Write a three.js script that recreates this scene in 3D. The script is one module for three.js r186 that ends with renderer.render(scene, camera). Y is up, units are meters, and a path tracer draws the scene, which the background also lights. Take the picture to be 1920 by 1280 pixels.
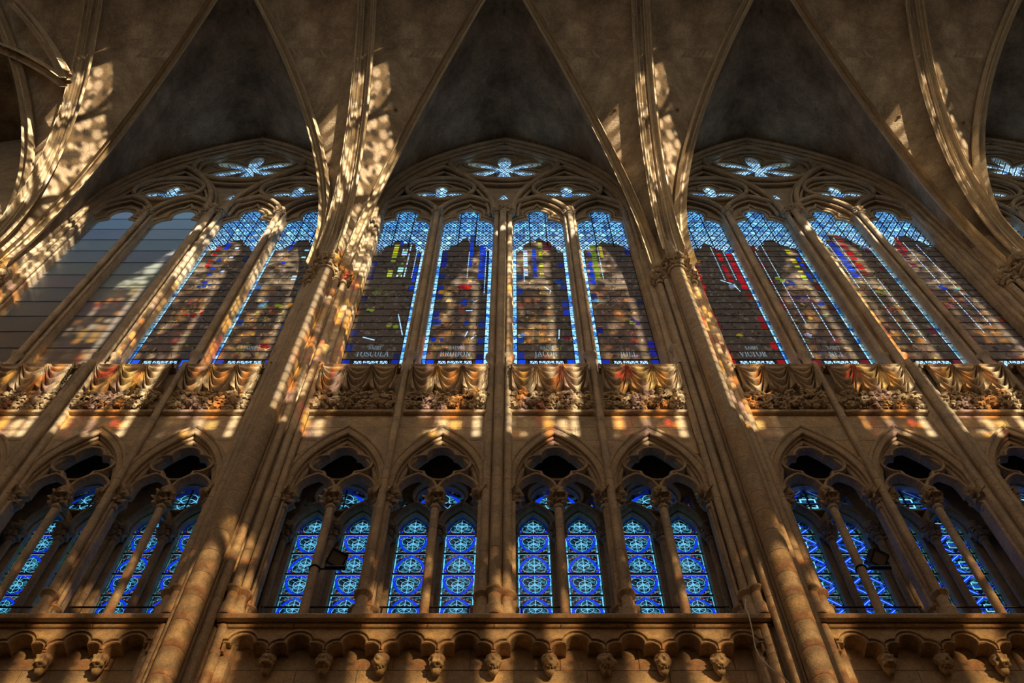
import * as THREE from 'three';
import { mergeGeometries, toCreasedNormals } from 'three/addons/utils/BufferGeometryUtils.js';

// ---------------------------------------------------------------- camera, sky, sun, exposure
const scene = new THREE.Scene();
const camera = new THREE.PerspectiveCamera(35.4, 1920 / 1280, 0.1, 300);
camera.position.set(0, 1.6, 10);
const PITCH = 63.57 * Math.PI / 180;
camera.up.set(0, 1, 0);
camera.lookAt(0, 1.6 + Math.sin(PITCH), 10 - Math.cos(PITCH));
const renderer = new THREE.WebGLRenderer({ antialias: true });
renderer.toneMapping = THREE.LinearToneMapping;
renderer.toneMappingExposure = 1.08;
renderer.shadowMap.enabled = true;

const SUN = new THREE.Vector3(0.527, 0.21, 1).normalize();          // towards the sun, low in the south
{ // a clear sky: deep blue away from the sun, warm and hazy around it
  const W = 512, H = 256, data = new Float32Array(W * H * 4);
  for (let j = 0; j < H; j++) for (let i = 0; i < W; i++) {
    const el = ((j + 0.5) / H - 0.5) * Math.PI, az = ((i + 0.5) / W - 0.5) * 2 * Math.PI;
    const d = new THREE.Vector3(Math.cos(az) * Math.cos(el), Math.sin(el), Math.sin(az) * Math.cos(el));
    const c = d.dot(SUN), up = Math.max(0, d.y), w = Math.pow(0.5 + 0.5 * c, 2.2), lo = Math.pow(1 - up, 3);
    const base = [0.44 + 0.2 * lo, 0.78 + 0.16 * lo, 1.16 + 0.02 * lo], warm = [2.9, 2.6, 2.25];
    for (let k = 0; k < 3; k++) data[(j * W + i) * 4 + k] = base[k] * (1 - w) + warm[k] * w;
    data[(j * W + i) * 4 + 3] = 1;
  }
  const t = new THREE.DataTexture(data, W, H, THREE.RGBAFormat, THREE.FloatType);
  t.mapping = THREE.EquirectangularReflectionMapping; t.magFilter = THREE.LinearFilter; t.needsUpdate = true;
  scene.background = t;
  scene.backgroundIntensity = 1.3;
}
const sun = new THREE.DirectionalLight(new THREE.Color().setRGB(1.0, 0.88, 0.7), 15);
sun.position.copy(SUN).multiplyScalar(60).add(new THREE.Vector3(0, 24, 0));
sun.target.position.set(0, 24, 0);
sun.castShadow = true; sun.shadow.radius = 1; sun.shadow.mapSize.set(4096, 4096);
Object.assign(sun.shadow.camera, { left: -34, right: 34, top: 26, bottom: -26, near: 1, far: 140 });
scene.add(sun, sun.target);

// ---------------------------------------------------------------- measures (metres)
const BAY = 8.15, X0 = -0.245, ZM = 5.88, ZS = 11.76;                  // bay length, middle bay, ridge, south wall
const bayX = (k) => X0 + k * BAY;
const LEDGE = 13.0, SILL = 20.63, CAPY = 25.1;
const A_HALF = 3.5, A_SPRING = 30.2, A_RISE = 6.55;                  // clerestory window arch

// ---------------------------------------------------------------- helpers
let seed = 7;
const rnd = () => { seed = (seed * 1664525 + 1013904223) >>> 0; return seed / 4294967296; };
const reseed = (s) => { seed = (s * 2654435761 + 12345) >>> 0; rnd(); rnd(); };
const used = new Map();
function numbered(name) { const n = used.get(name) ?? 0; used.set(name, n + 1); return n ? `${name}_${String(n).padStart(3, '0')}` : name; }
function tag(o, label, category, group, kind) {
  if (label) o.userData.label = label;
  if (category) o.userData.category = category;
  if (group) o.userData.group = group;
  if (kind) o.userData.kind = kind;
  return o;
}
function thing(name, label, category, pos = [0, 0, 0], group, kind) {
  const g = new THREE.Group(); g.name = numbered(name); g.position.set(...pos);
  tag(g, label, category, group, kind); scene.add(g); return g;
}
function obj(name, geo, mat, parent = scene) {
  const m = new THREE.Mesh(geo, mat);
  if (parent === scene) m.name = numbered(name);
  else { parent.userData_n ??= {}; const n = parent.userData_n[name] = (parent.userData_n[name] ?? 0) + 1; m.name = n > 1 ? `${name}_${String(n - 1).padStart(3, '0')}` : name; }
  m.castShadow = m.receiveShadow = true; parent.add(m); return m;
}
function struct(name, geo, mat, label, pos = [0, 0, 0]) {
  const m = obj(name, geo, mat); m.position.set(...pos); return tag(m, label, null, null, 'structure');
}
function sub(name, parent, pos = [0, 0, 0]) { const g = new THREE.Group(); parent.userData_n ??= {}; const n = parent.userData_n[name] = (parent.userData_n[name] ?? 0) + 1; g.name = n > 1 ? `${name}_${String(n - 1).padStart(3, '0')}` : name; g.position.set(...pos); parent.add(g); return g; }

// box-mapped uv in metres
function boxUV(g, s = 1) {
  if (g.index) g = g.toNonIndexed();
  const p = g.attributes.position, uv = new Float32Array(p.count * 2);
  const a = new THREE.Vector3(), b = new THREE.Vector3(), c = new THREE.Vector3(), n = new THREE.Vector3();
  for (let i = 0; i < p.count; i += 3) {
    a.fromBufferAttribute(p, i); b.fromBufferAttribute(p, i + 1); c.fromBufferAttribute(p, i + 2);
    n.copy(b).sub(a).cross(c.clone().sub(a)); const x = Math.abs(n.x), y = Math.abs(n.y), z = Math.abs(n.z);
    [a, b, c].forEach((v, k) => {
      const u = x > y && x > z ? [v.z, v.y] : y > z ? [v.x, v.z] : [v.x, v.y];
      uv[(i + k) * 2] = u[0] * s; uv[(i + k) * 2 + 1] = u[1] * s;
    });
  }
  g.setAttribute('uv', new THREE.BufferAttribute(uv, 2));
  return g;
}
const strip = (g) => { const o = new THREE.BufferGeometry(); const n = g.index ? g.toNonIndexed() : g; o.setAttribute('position', n.attributes.position); return o; };
function finish(geos, crease = 0.6) {
  const list = [].concat(geos).map(strip), g = list.length > 1 ? mergeGeometries(list) : list[0];
  return boxUV(toCreasedNormals(g, crease));
}
function fromTris(v) { const g = new THREE.BufferGeometry(); g.setAttribute('position', new THREE.BufferAttribute(new Float32Array(v), 3)); return g; }

// sweep a profile [[n, z], ...] along a path in the XY plane; n is to the left of travel (outward for a path that runs clockwise)
function sweep(path, prof, closedPath = false, closedProf = true, caps = true) {
  const N = path.length, rows = [];
  for (let i = 0; i < N; i++) {
    const p = path[i], q0 = closedPath ? path[(i - 1 + N) % N] : path[Math.max(0, i - 1)], q1 = closedPath ? path[(i + 1) % N] : path[Math.min(N - 1, i + 1)];
    let d0 = [p[0] - q0[0], p[1] - q0[1]], d1 = [q1[0] - p[0], q1[1] - p[1]];
    const l0 = Math.hypot(...d0), l1 = Math.hypot(...d1);
    if (l0 < 1e-9) d0 = d1; if (l1 < 1e-9) d1 = d0;
    const L0 = Math.hypot(...d0) || 1, L1 = Math.hypot(...d1) || 1;
    const n0 = [-d0[1] / L0, d0[0] / L0], n1 = [-d1[1] / L1, d1[0] / L1];
    let n = [n0[0] + n1[0], n0[1] + n1[1]]; const l = Math.hypot(...n) || 1; n = [n[0] / l, n[1] / l];
    const m = 1 / Math.max(0.35, n[0] * n0[0] + n[1] * n0[1]);
    rows.push(prof.map(([o, z]) => [p[0] + n[0] * o * m, p[1] + n[1] * o * m, z]));
  }
  return skin(rows, closedPath, closedProf, caps);
}
function skin(rows, closedRows, closedProf, caps = true) {
  const v = [], M = rows[0].length, R = rows.length;
  for (let i = 0; i < (closedRows ? R : R - 1); i++) {
    const a = rows[i], b = rows[(i + 1) % R];
    for (let j = 0; j < (closedProf ? M : M - 1); j++) { const k = (j + 1) % M; v.push(...a[j], ...b[j], ...b[k], ...a[j], ...b[k], ...a[k]); }
  }
  if (caps && closedProf && !closedRows) for (const [r, f] of [[rows[0], 1], [rows[R - 1], 0]]) {
    const c = [0, 1, 2].map((q) => r.reduce((s, p) => s + p[q], 0) / M);
    for (let j = 0; j < M; j++) { const k = (j + 1) % M; f ? v.push(...c, ...r[j], ...r[k]) : v.push(...c, ...r[k], ...r[j]); }
  }
  return fromTris(v);
}
// pointed arch, left spring -> apex -> right spring
function pointed(half, spring, rise, cx = 0, n = 12) {
  const R = (rise * rise + half * half) / (2 * half), a1 = Math.asin(Math.min(1, rise / R)), out = [];
  const ang = R - half < 0 ? Math.PI - a1 : a1;
  for (let i = 0; i <= n; i++) { const a = ang * i / n; out.push([cx - half + R - R * Math.cos(a), spring + R * Math.sin(a)]); }
  for (let i = n - 1; i >= 0; i--) { const p = out[i]; out.push([2 * cx - p[0], p[1]]); }
  return out;
}
const circle = (cx, cy, r, n = 40) => Array.from({ length: n }, (_, i) => { const a = Math.PI - i / n * 2 * Math.PI; return [cx + r * Math.cos(a), cy + r * Math.sin(a)]; });
const foil = (cx, cy, r0, r1, k, p, rot = Math.PI / 2, n = 96) => Array.from({ length: n }, (_, i) => { const a = Math.PI - i / n * 2 * Math.PI, r = r0 + (r1 - r0) * Math.pow(Math.abs(Math.cos(k / 2 * (a - rot))), p); return [cx + r * Math.cos(a), cy + r * Math.sin(a)]; });
const withJambs = (arch, y0) => [[arch[0][0], y0], ...arch, [arch[arch.length - 1][0], y0]];
// moulded bar: square shoulders at the back, roll nose in front
function bar(w, zb, zf, nose = w * 0.3) {
  const h = w / 2, zm = zf - nose * 1.15, p = [[-h, zb], [-h, zm - 0.3 * (zm - zb)], [-nose * 0.85, zm]];
  for (let i = 0; i <= 6; i++) { const a = Math.PI - Math.PI * i / 6; p.push([nose * Math.cos(a), zf - nose + nose * Math.sin(a)]); }
  p.push([nose * 0.85, zm], [h, zm - 0.3 * (zm - zb)], [h, zb]);
  return p.reverse();
}
const roll = (n, z, r, k = 10) => Array.from({ length: k }, (_, i) => { const a = -i / k * 2 * Math.PI; return [n + r * Math.cos(a), z + r * Math.sin(a)]; });
const P = (pts) => pts.map(([x, y]) => new THREE.Vector2(x, y));
function plate(outline, holes, z0, z1) {
  const s = new THREE.Shape(P(outline)); for (const h of holes) s.holes.push(new THREE.Path(P(h)));
  return new THREE.ExtrudeGeometry(s, { depth: z1 - z0, bevelEnabled: false, curveSegments: 4 }).translate(0, 0, z0);
}
const box = (x0, x1, y0, y1, z0, z1) => new THREE.BoxGeometry(x1 - x0, y1 - y0, z1 - z0).translate((x0 + x1) / 2, (y0 + y1) / 2, (z0 + z1) / 2);
// box with chamfered front edges
function block(x0, x1, y0, y1, z0, z1, c = 0.012) {
  const f = (x, y, z) => [x, y, z], r = [[f(x0, y0, z0), f(x1, y0, z0), f(x1, y1, z0), f(x0, y1, z0)], [f(x0, y0, z1 - c), f(x1, y0, z1 - c), f(x1, y1, z1 - c), f(x0, y1, z1 - c)], [f(x0 + c, y0 + c, z1), f(x1 - c, y0 + c, z1), f(x1 - c, y1 - c, z1), f(x0 + c, y1 - c, z1)]];
  return skin(r.map((q) => q.slice().reverse()), false, true);
}
const lathe = (pts, n = 18) => new THREE.LatheGeometry(P(pts), n);
function shaftGeo(r, y0, y1, x = 0, z = 0, n = 14, step = 1.55) {
  const pts = [[0.001, y0], [r, y0]];
  for (let y = y0 + step * 0.8; y < y1 - 0.3; y += step) pts.push([r, y - 0.008], [r - 0.006, y - 0.003], [r - 0.006, y + 0.003], [r, y + 0.008]);
  pts.push([r, y1], [0.001, y1]);
  return lathe(pts, n).translate(x, 0, z);
}
function baseGeo(r, y0, y1, x = 0, z = 0) { // moulded base: plinth, drum, projecting ring
  const h = y1 - y0;
  return lathe([[0.001, y0], [r + 0.045, y0], [r + 0.045, y0 + h * 0.34], [r + 0.02, y0 + h * 0.42], [r + 0.008, y0 + h * 0.5], [r + 0.008, y0 + h * 0.78], [r + 0.035, y0 + h * 0.83], [r + 0.062, y0 + h * 0.88], [r + 0.065, y0 + h * 0.93], [r + 0.04, y0 + h * 0.975], [r, y1]], 18).translate(x, 0, z);
}
function leafBlob(r, s) { // curled, lobed leaf lump
  const g = new THREE.IcosahedronGeometry(r, 1), p = g.attributes.position, v = new THREE.Vector3();
  for (let i = 0; i < p.count; i++) {
    v.fromBufferAttribute(p, i); const a = Math.atan2(v.y, v.x), k = 1 + 0.38 * Math.cos(5 * a + s) + 0.2 * Math.sin(9 * v.z / r + s);
    p.setXYZ(i, v.x * k, v.y * k, v.z * (0.75 + 0.3 * Math.sin(3 * a + s)));
  }
  return g;
}
function capitalGeo(r, y0, y1, x = 0, z = 0, s = 1, ab = 1.75) { // necking, bell, crockets, abacus
  const h = y1 - y0, R = r * ab, out = [
    lathe([[0.001, y0 - 0.02], [r * 1.02, y0 - 0.02], [r * 1.22, y0], [r * 1.22, y0 + h * 0.08], [r * 1.03, y0 + h * 0.12], [r * 1.08, y0 + h * 0.35], [r * 1.25, y0 + h * 0.6], [R * 0.92, y0 + h * 0.8]], 18),
    lathe([[R * 0.9, y0 + h * 0.78], [R, y0 + h * 0.82], [R, y0 + h * 0.9], [R * 1.07, y0 + h * 0.93], [R * 1.07, y1], [0.001, y1]], 8)];
  reseed(s);
  for (const [fy, fr, n, q] of [[0.3, 1.14, 7, 0.15], [0.6, 1.42, 8, 0.17]]) for (let i = 0; i < n; i++) {
    const a = (i + (fy > 0.5 ? 0.5 : 0) + 0.25 * rnd()) / n * 2 * Math.PI, g = leafBlob(h * q * (0.85 + 0.35 * rnd()), rnd() * 6);
    g.rotateX(rnd() * 2); g.rotateY(-a); g.translate(r * fr * Math.cos(a), y0 + h * fy, r * fr * Math.sin(a)); out.push(g);
  }
  return mergeGeometries(out.map(strip)).translate(x, 0, z);
}
// moulding section: the outline of rolls [b, n, r] above a base line
function section(half, rolls, base = 0, k = 44) {
  const out = [];
  for (let i = 0; i <= k; i++) {
    const b = -half + 2 * half * i / k; let n = base;
    for (const [bi, ni, r] of rolls) if (Math.abs(b - bi) < r) n = Math.max(n, ni + Math.sqrt(r * r - (b - bi) * (b - bi)));
    out.push([b, n]);
  }
  return out;
}

// ---------------------------------------------------------------- textures
function noiseField(W, periods, weights, s) { // tiling value noise, octaves
  const out = new Float32Array(W * W);
  periods.forEach((Pn, o) => {
    reseed(s + o * 17); const g = Float32Array.from({ length: Pn * Pn }, rnd);
    for (let j = 0; j < W; j++) {
      const fy = j / W * Pn, y0 = Math.floor(fy), ty = fy - y0, sy = ty * ty * (3 - 2 * ty), ya = (y0 % Pn) * Pn, yb = ((y0 + 1) % Pn) * Pn;
      for (let i = 0; i < W; i++) {
        const fx = i / W * Pn, x0 = Math.floor(fx), tx = fx - x0, sx = tx * tx * (3 - 2 * tx), xa = x0 % Pn, xb = (x0 + 1) % Pn;
        out[j * W + i] += weights[o] * ((g[ya + xa] * (1 - sx) + g[ya + xb] * sx) * (1 - sy) + (g[yb + xa] * (1 - sx) + g[yb + xb] * sx) * sy - 0.5);
      }
    }
  });
  return out;
}
function dataTex(W, H, fn, srgb, repeat = 1) {
  const d = new Uint8Array(W * H * 4);
  for (let i = 0; i < W * H; i++) { const c = fn(i); d[i * 4] = c[0]; d[i * 4 + 1] = c[1]; d[i * 4 + 2] = c[2]; d[i * 4 + 3] = 255; }
  const t = new THREE.DataTexture(d, W, H); t.wrapS = t.wrapT = THREE.RepeatWrapping; t.magFilter = THREE.LinearFilter; t.minFilter = THREE.LinearMipmapLinearFilter; t.generateMipmaps = true;
  if (srgb) t.colorSpace = THREE.SRGBColorSpace; t.repeat.set(repeat, repeat); t.needsUpdate = true; return t;
}
const cl = (x) => Math.max(0, Math.min(255, x));
const TW = 1024;
const nA = noiseField(TW, [4, 9, 23, 61, 170], [0.5, 0.5, 0.4, 0.35, 0.4], 3), nB = noiseField(TW, [3, 7, 15, 40], [0.7, 0.5, 0.4, 0.2], 29), nC = noiseField(TW, [128, 256, 400], [0.5, 0.5, 0.6], 51);
const cracks = (() => { // thin wandering cracks
  const f = new Float32Array(TW * TW); reseed(88);
  for (let k = 0; k < 26; k++) {
    let x = rnd() * TW, y = rnd() * TW, a = rnd() * 6.28; const n = 120 + rnd() * 260;
    for (let i = 0; i < n; i++) { a += (rnd() - 0.5) * 0.7; x += Math.cos(a) * 1.2; y += Math.sin(a) * 1.2; f[((Math.floor(y) + 8 * TW) % TW) * TW + (Math.floor(x) + 8 * TW) % TW] = 1; }
  }
  return f;
})();
const stoneMap = dataTex(TW, TW, (i) => { const v = nA[i] * 46 + nC[i] * 30, w = nB[i]; return [cl(184 + v + w * 20), cl(170 + v * 0.97 + w * 14), cl(152 + v * 0.9)]; }, true, 0.35);
const stoneBump = dataTex(TW, TW, (i) => { const v = cl(128 + nC[i] * 90 + nA[i] * 70); return [v, v, v]; }, false, 0.35);
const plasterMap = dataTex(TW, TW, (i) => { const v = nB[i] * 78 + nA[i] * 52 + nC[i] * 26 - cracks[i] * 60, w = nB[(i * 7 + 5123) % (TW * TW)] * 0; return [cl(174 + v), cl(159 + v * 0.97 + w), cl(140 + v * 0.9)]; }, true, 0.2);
const plasterBump = dataTex(TW, TW, (i) => { const v = cl(128 + nC[i] * 60 + nA[i] * 80 - cracks[i] * 90); return [v, v, v]; }, false, 0.2);
const std = (o) => new THREE.MeshStandardMaterial({ roughness: 0.85, side: THREE.DoubleSide, ...o });
const stone = (r, g, b, o = {}) => std({ color: new THREE.Color().setRGB(r, g, b), map: stoneMap, bumpMap: stoneBump, bumpScale: 0.012, ...o });
const M = {
  shaft: stone(0.95, 0.9, 0.83, { roughness: 0.7 }), wall: stone(0.93, 0.87, 0.79), wallB: stone(1, 0.9, 0.76), wallC: stone(0.82, 0.78, 0.72), rib: stone(1, 0.95, 0.84, { roughness: 0.75 }),
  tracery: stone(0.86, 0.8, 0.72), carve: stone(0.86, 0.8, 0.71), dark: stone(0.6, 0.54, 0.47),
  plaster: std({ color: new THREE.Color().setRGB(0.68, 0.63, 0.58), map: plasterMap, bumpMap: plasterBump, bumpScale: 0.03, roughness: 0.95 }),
  iron: std({ color: new THREE.Color().setRGB(0.02, 0.02, 0.022), roughness: 0.5, metalness: 0.6 }),
  lead: std({ color: new THREE.Color().setRGB(0.03, 0.03, 0.032), roughness: 0.7 }),
  black: std({ color: new THREE.Color().setRGB(0.015, 0.015, 0.017), roughness: 0.45 }),
  lens: new THREE.MeshPhysicalMaterial({ color: 0x8a8a8a, roughness: 0.15, clearcoat: 1 }),
  cable: std({ color: new THREE.Color().setRGB(0.85, 0.82, 0.74), roughness: 0.5 }),
  wood: std({ color: new THREE.Color().setRGB(0.2, 0.12, 0.06), roughness: 0.8 }),
  floor: stone(0.22, 0.19, 0.16),
};

// ---------------------------------------------------------------- stained glass
const glassMat = (map, trans, o = {}) => new THREE.MeshPhysicalMaterial({ map, transmission: 1, transmissionMap: trans, thickness: 0, roughness: 0.22, ior: 1.5, specularIntensity: 0.5, side: THREE.DoubleSide, ...o });
const rgb = (c, k = 1) => `rgb(${c.map((x) => Math.round(cl(x * k))).join(',')})`;
function canvas(w, h) { const c = document.createElement('canvas'); c.width = w; c.height = h; return c; }
function canvasTex(c, srgb) { const t = new THREE.CanvasTexture(c); if (srgb) t.colorSpace = THREE.SRGBColorSpace; t.wrapS = t.wrapT = THREE.RepeatWrapping; return t; }
const LW = 320, LH = 1280, G_BOT = 20.6, G_TOP = 31.2;               // one light's sheet: pixels, and its height in the window
const vy = (y) => LH - (y - G_BOT) / (G_TOP - G_BOT) * LH;          // height -> canvas row
const PAL = { blue: [22, 60, 190], deep: [24, 34, 110], red: [190, 22, 30], wine: [88, 24, 34], yellow: [205, 190, 40], green: [110, 130, 30], white: [205, 228, 240], sky: [120, 190, 235], brown: [128, 114, 104], violet: [70, 52, 120], orange: [205, 110, 40], grey: [168, 154, 142] };
function drawLight(s) {
  const c = canvas(LW, LH), t = canvas(LW, LH), g = c.getContext('2d'), q = t.getContext('2d'); reseed(s.seed);
  const put = (f, col, tr) => { g.fillStyle = rgb(col); f(g); q.fillStyle = rgb([tr * 255, tr * 255, tr * 255]); f(q); };
  const rect = (x, y, w, h, col, tr) => put((k) => k.fillRect(x, y, w, h), col, tr);
  const poly = (pts, col, tr) => put((k) => { k.beginPath(); pts.forEach(([x, y], i) => i ? k.lineTo(x, y) : k.moveTo(x, y)); k.closePath(); k.fill(); }, col, tr);
  const line = (pts, w, col, tr) => { for (const [k, st] of [[g, rgb(col)], [q, rgb([tr * 255, tr * 255, tr * 255])]]) { k.strokeStyle = st; k.lineWidth = w; k.lineJoin = 'round'; k.beginPath(); pts.forEach(([x, y], i) => i ? k.lineTo(x, y) : k.moveTo(x, y)); k.stroke(); } };
  if (s.blind) { // a plain grey sheet of panels, sky light painted in as blue near the head, also more see-through there
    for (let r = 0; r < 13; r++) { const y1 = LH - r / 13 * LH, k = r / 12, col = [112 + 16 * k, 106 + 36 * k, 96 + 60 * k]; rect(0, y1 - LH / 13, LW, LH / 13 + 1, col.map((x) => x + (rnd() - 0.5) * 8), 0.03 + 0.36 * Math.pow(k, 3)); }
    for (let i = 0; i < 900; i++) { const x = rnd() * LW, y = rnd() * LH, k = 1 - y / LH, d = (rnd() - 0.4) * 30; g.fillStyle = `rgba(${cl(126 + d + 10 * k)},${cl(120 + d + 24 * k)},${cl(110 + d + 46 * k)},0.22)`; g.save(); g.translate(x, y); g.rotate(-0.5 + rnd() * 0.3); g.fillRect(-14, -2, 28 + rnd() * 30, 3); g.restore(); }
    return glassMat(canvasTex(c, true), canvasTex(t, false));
  }
  // grisaille quarries
  rect(0, 0, LW, LH, [12, 20, 34], 0.3);
  const dw = 46, dh = 46;
  for (let j = -1; j < 2 * LH / dh + 1; j++) for (let i = -1; i < LW / dw + 1; i++) {
    const x = i * dw + (j % 2 ? dw / 2 : 0), y = j * dh / 2, v = 0.7 + rnd() * 0.5, low = Math.min(1, Math.max(0, (y - vy(30.4)) / 260));
    const col = rnd() < 0.1 ? [90, 140, 205] : [120 + 70 * low, 188 + 36 * low, 236 + 8 * low];
    poly([[x, y - dh / 2 + 4], [x + dw / 2 - 4, y], [x, y + dh / 2 - 4], [x - dw / 2 + 4, y]], col.map((k) => k * v), 0.86);
    if (rnd() < 0.8) poly([[x, y - 9], [x + 10, y], [x, y + 9], [x - 10, y]], [24, 70, 132].map((k) => k * v), 0.85);
  }
  if (s.tracery) return glassMat(canvasTex(c, true), canvasTex(t, false));
  // the figure and its canopy
  const top = s.top ?? 28.3, pts = s.outline ?? [[0.06, -0.3], [0.2, -0.3], [0.24, 0.0], [0.36, 0.12], [0.42, 0.42], [0.6, 0.5], [0.66, 0.1], [0.82, -0.05], [0.84, -0.35], [0.94, -0.35]];
  poly([[0.06 * LW, vy(21.0)], ...pts.map(([u, d]) => [u * LW, vy(top + d)]), [0.94 * LW, vy(21.0)]], PAL.brown.map((k) => k * 0.8), 0.1);
  for (let i = 0; i < 520; i++) { // broken colour of the painted glass
    const u = 0.08 + rnd() * 0.84, y = 21.5 + rnd() * (top - 21.7), w = 6 + rnd() * 26, h = 4 + rnd() * 26, k = 0.55 + rnd() * 0.6;
    const col = (rnd() < s.tint ? s.cols[Math.floor(rnd() * s.cols.length)]  .map((x, n) => x * 0.36 + PAL.grey[n] * 0.55) : [132, 119, 108]).map((x) => x * k);
    const a = rnd() * 6; poly([0, 1, 2, 3, 4].map((n) => [u * LW + Math.cos(a + n * 1.257) * w * (0.6 + rnd() * 0.6) / 2, vy(y) + Math.sin(a + n * 1.257) * h * (0.6 + rnd() * 0.6) / 2]), col, 0.06 + 0.1 * rnd());
  }
  // side fields
  for (const [u0, u1] of [[0.075, 0.17], [0.83, 0.925]]) for (let y = 21.2; y < top - 0.35; y += 0.3 + rnd() * 0.25) if (rnd() < s.fieldOdds * 0.5) rect(u0 * LW, vy(y + 0.45), (u1 - u0) * LW, 40, s.field.map((k, n) => k * (0.45 + 0.5 * rnd()) + [26, 20, 14][n]), 0.2 + 0.35 * rnd());
  // canopy shafts
  for (const [u, w, y0, y1, col, on] of s.shafts ?? []) for (let y = y0; y < y1; y += 0.16) if (rnd() < (on ?? 0.8)) rect(u * LW, vy(y + 0.13), w * LW, 15, PAL[col].map((k) => k * (0.8 + 0.3 * rnd())), col === 'white' ? 0.85 : 0.72);
  for (const [u, y0, y1] of s.lines ?? []) for (let y = y0; y < y1; y += 0.14) rect(u * LW, vy(y + 0.12), 5, 13, PAL.white.map((k) => k * (0.8 + 0.25 * rnd())), 0.9);
  // bright pieces in the figure
  for (const [u, y, r, col, n] of s.blobs ?? []) for (let i = 0; i < n; i++) { const a = rnd() * 6.28, d = Math.sqrt(rnd()) * r, x = (u + Math.cos(a) * d / 1.4) * LW, yy = vy(y + Math.sin(a) * d), z = 8 + rnd() * 14; poly([0, 1, 2, 3, 4].map((m) => [x + Math.cos(m * 1.257 + a) * z * (0.6 + rnd() * 0.5), yy + Math.sin(m * 1.257 + a) * z * 0.8 * (0.6 + rnd() * 0.5)]), PAL[col].map((k, n) => (k * 0.8 + [24, 20, 18][n]) * (0.6 + 0.4 * rnd())), 0.5); }
  for (const [x0, y0, x1, y1] of s.strokes ?? []) line([[x0 * LW, vy(y0)], [x1 * LW, vy(y1)]], 6, PAL.white, 0.8);
  // leads
  for (let i = 0; i < 70; i++) { const u = 0.1 + rnd() * 0.75, y = 21.6 + rnd() * (top - 22), a = rnd() * 6.28, l = 10 + rnd() * 40; line([[u * LW, vy(y)], [u * LW + Math.cos(a) * l, vy(y) + Math.sin(a) * l * 0.8]], 2, [26, 24, 24], 0.02); }
  // border of pale and blue blocks down both sides
  for (const u of [0, 0.935]) { for (let y = G_BOT; y < top - 0.3; y += 0.19) { const v = rnd(); rect(u * LW, vy(y + 0.17), 0.065 * LW, 19, v < 0.2 ? [60, 120, 190] : v < 0.55 ? [130, 195, 225] : [196, 226, 240], 0.92); } line([[(u ? u : 0.065) * LW, vy(G_BOT)], [(u ? u : 0.065) * LW, vy(top - 0.3)]], 3, [16, 18, 24], 0.02); }
  // foot of the light: lattice, two arches, coloured ends
  rect(0.07 * LW, vy(21.75), 0.86 * LW, vy(G_BOT) - vy(21.75), PAL.brown.map((k) => k * 0.5), 0.1);
  for (const u of [0.075, 0.815]) rect(u * LW, vy(21.7), 0.11 * LW, vy(G_BOT) - vy(21.7), s.end, 0.8);
  rect(0.24 * LW, vy(21.66), 0.53 * LW, vy(G_BOT) - vy(21.66), [188, 220, 240], 0.92);
  for (let x = 0.24; x < 0.79; x += 0.065) for (const d of [-1, 1]) line([[x * LW, vy(21.66)], [(x + d * 0.2) * LW, vy(20.7)]], 3, [30, 70, 130], 0.2);
  for (const u of [0.43, 0.58]) put((k) => { k.beginPath(); k.ellipse(u * LW, vy(21.3), 0.062 * LW, 32, 0, Math.PI, 2 * Math.PI); k.lineTo((u + 0.062) * LW, vy(20.6)); k.lineTo((u - 0.062) * LW, vy(20.6)); k.fill(); }, s.end.map((k) => k * 0.7), 0.7);
  for (const u of [0, 0.24, 0.38, 0.63, 0.77]) line([[u * LW, vy(21.7)], [u * LW, vy(20.6)]], 6, [16, 16, 20], 0.02);
  // inscription
  const text = (str, y, px, u = 0.5) => { for (const [k, st] of [[g, rgb([150, 164, 168])], [q, rgb([150, 150, 150])]]) { k.fillStyle = st; k.textAlign = 'center'; k.save(); k.translate(u * LW, vy(y)); k.scale(1, 1.15); k.font = `${px}px serif`; k.fillText(str, 0, 0); k.restore(); } };
  if (s.text1) text(s.text1, 22.2, 22, s.tu ?? 0.52);
  if (s.text2) text(s.text2, 21.86, 36, 0.5);
  // upright glazing bars of the head
  for (const u of [0.33, 0.66]) line([[u * LW, 0], [u * LW, vy(top)]], 6, [14, 16, 22], 0.02);
  line([[0.5 * LW, 0], [0.5 * LW, vy(30.55)]], 4, [14, 16, 22], 0.02);
  return glassMat(canvasTex(c, true), canvasTex(t, false));
}
const B = PAL.blue, R_ = PAL.red;
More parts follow.
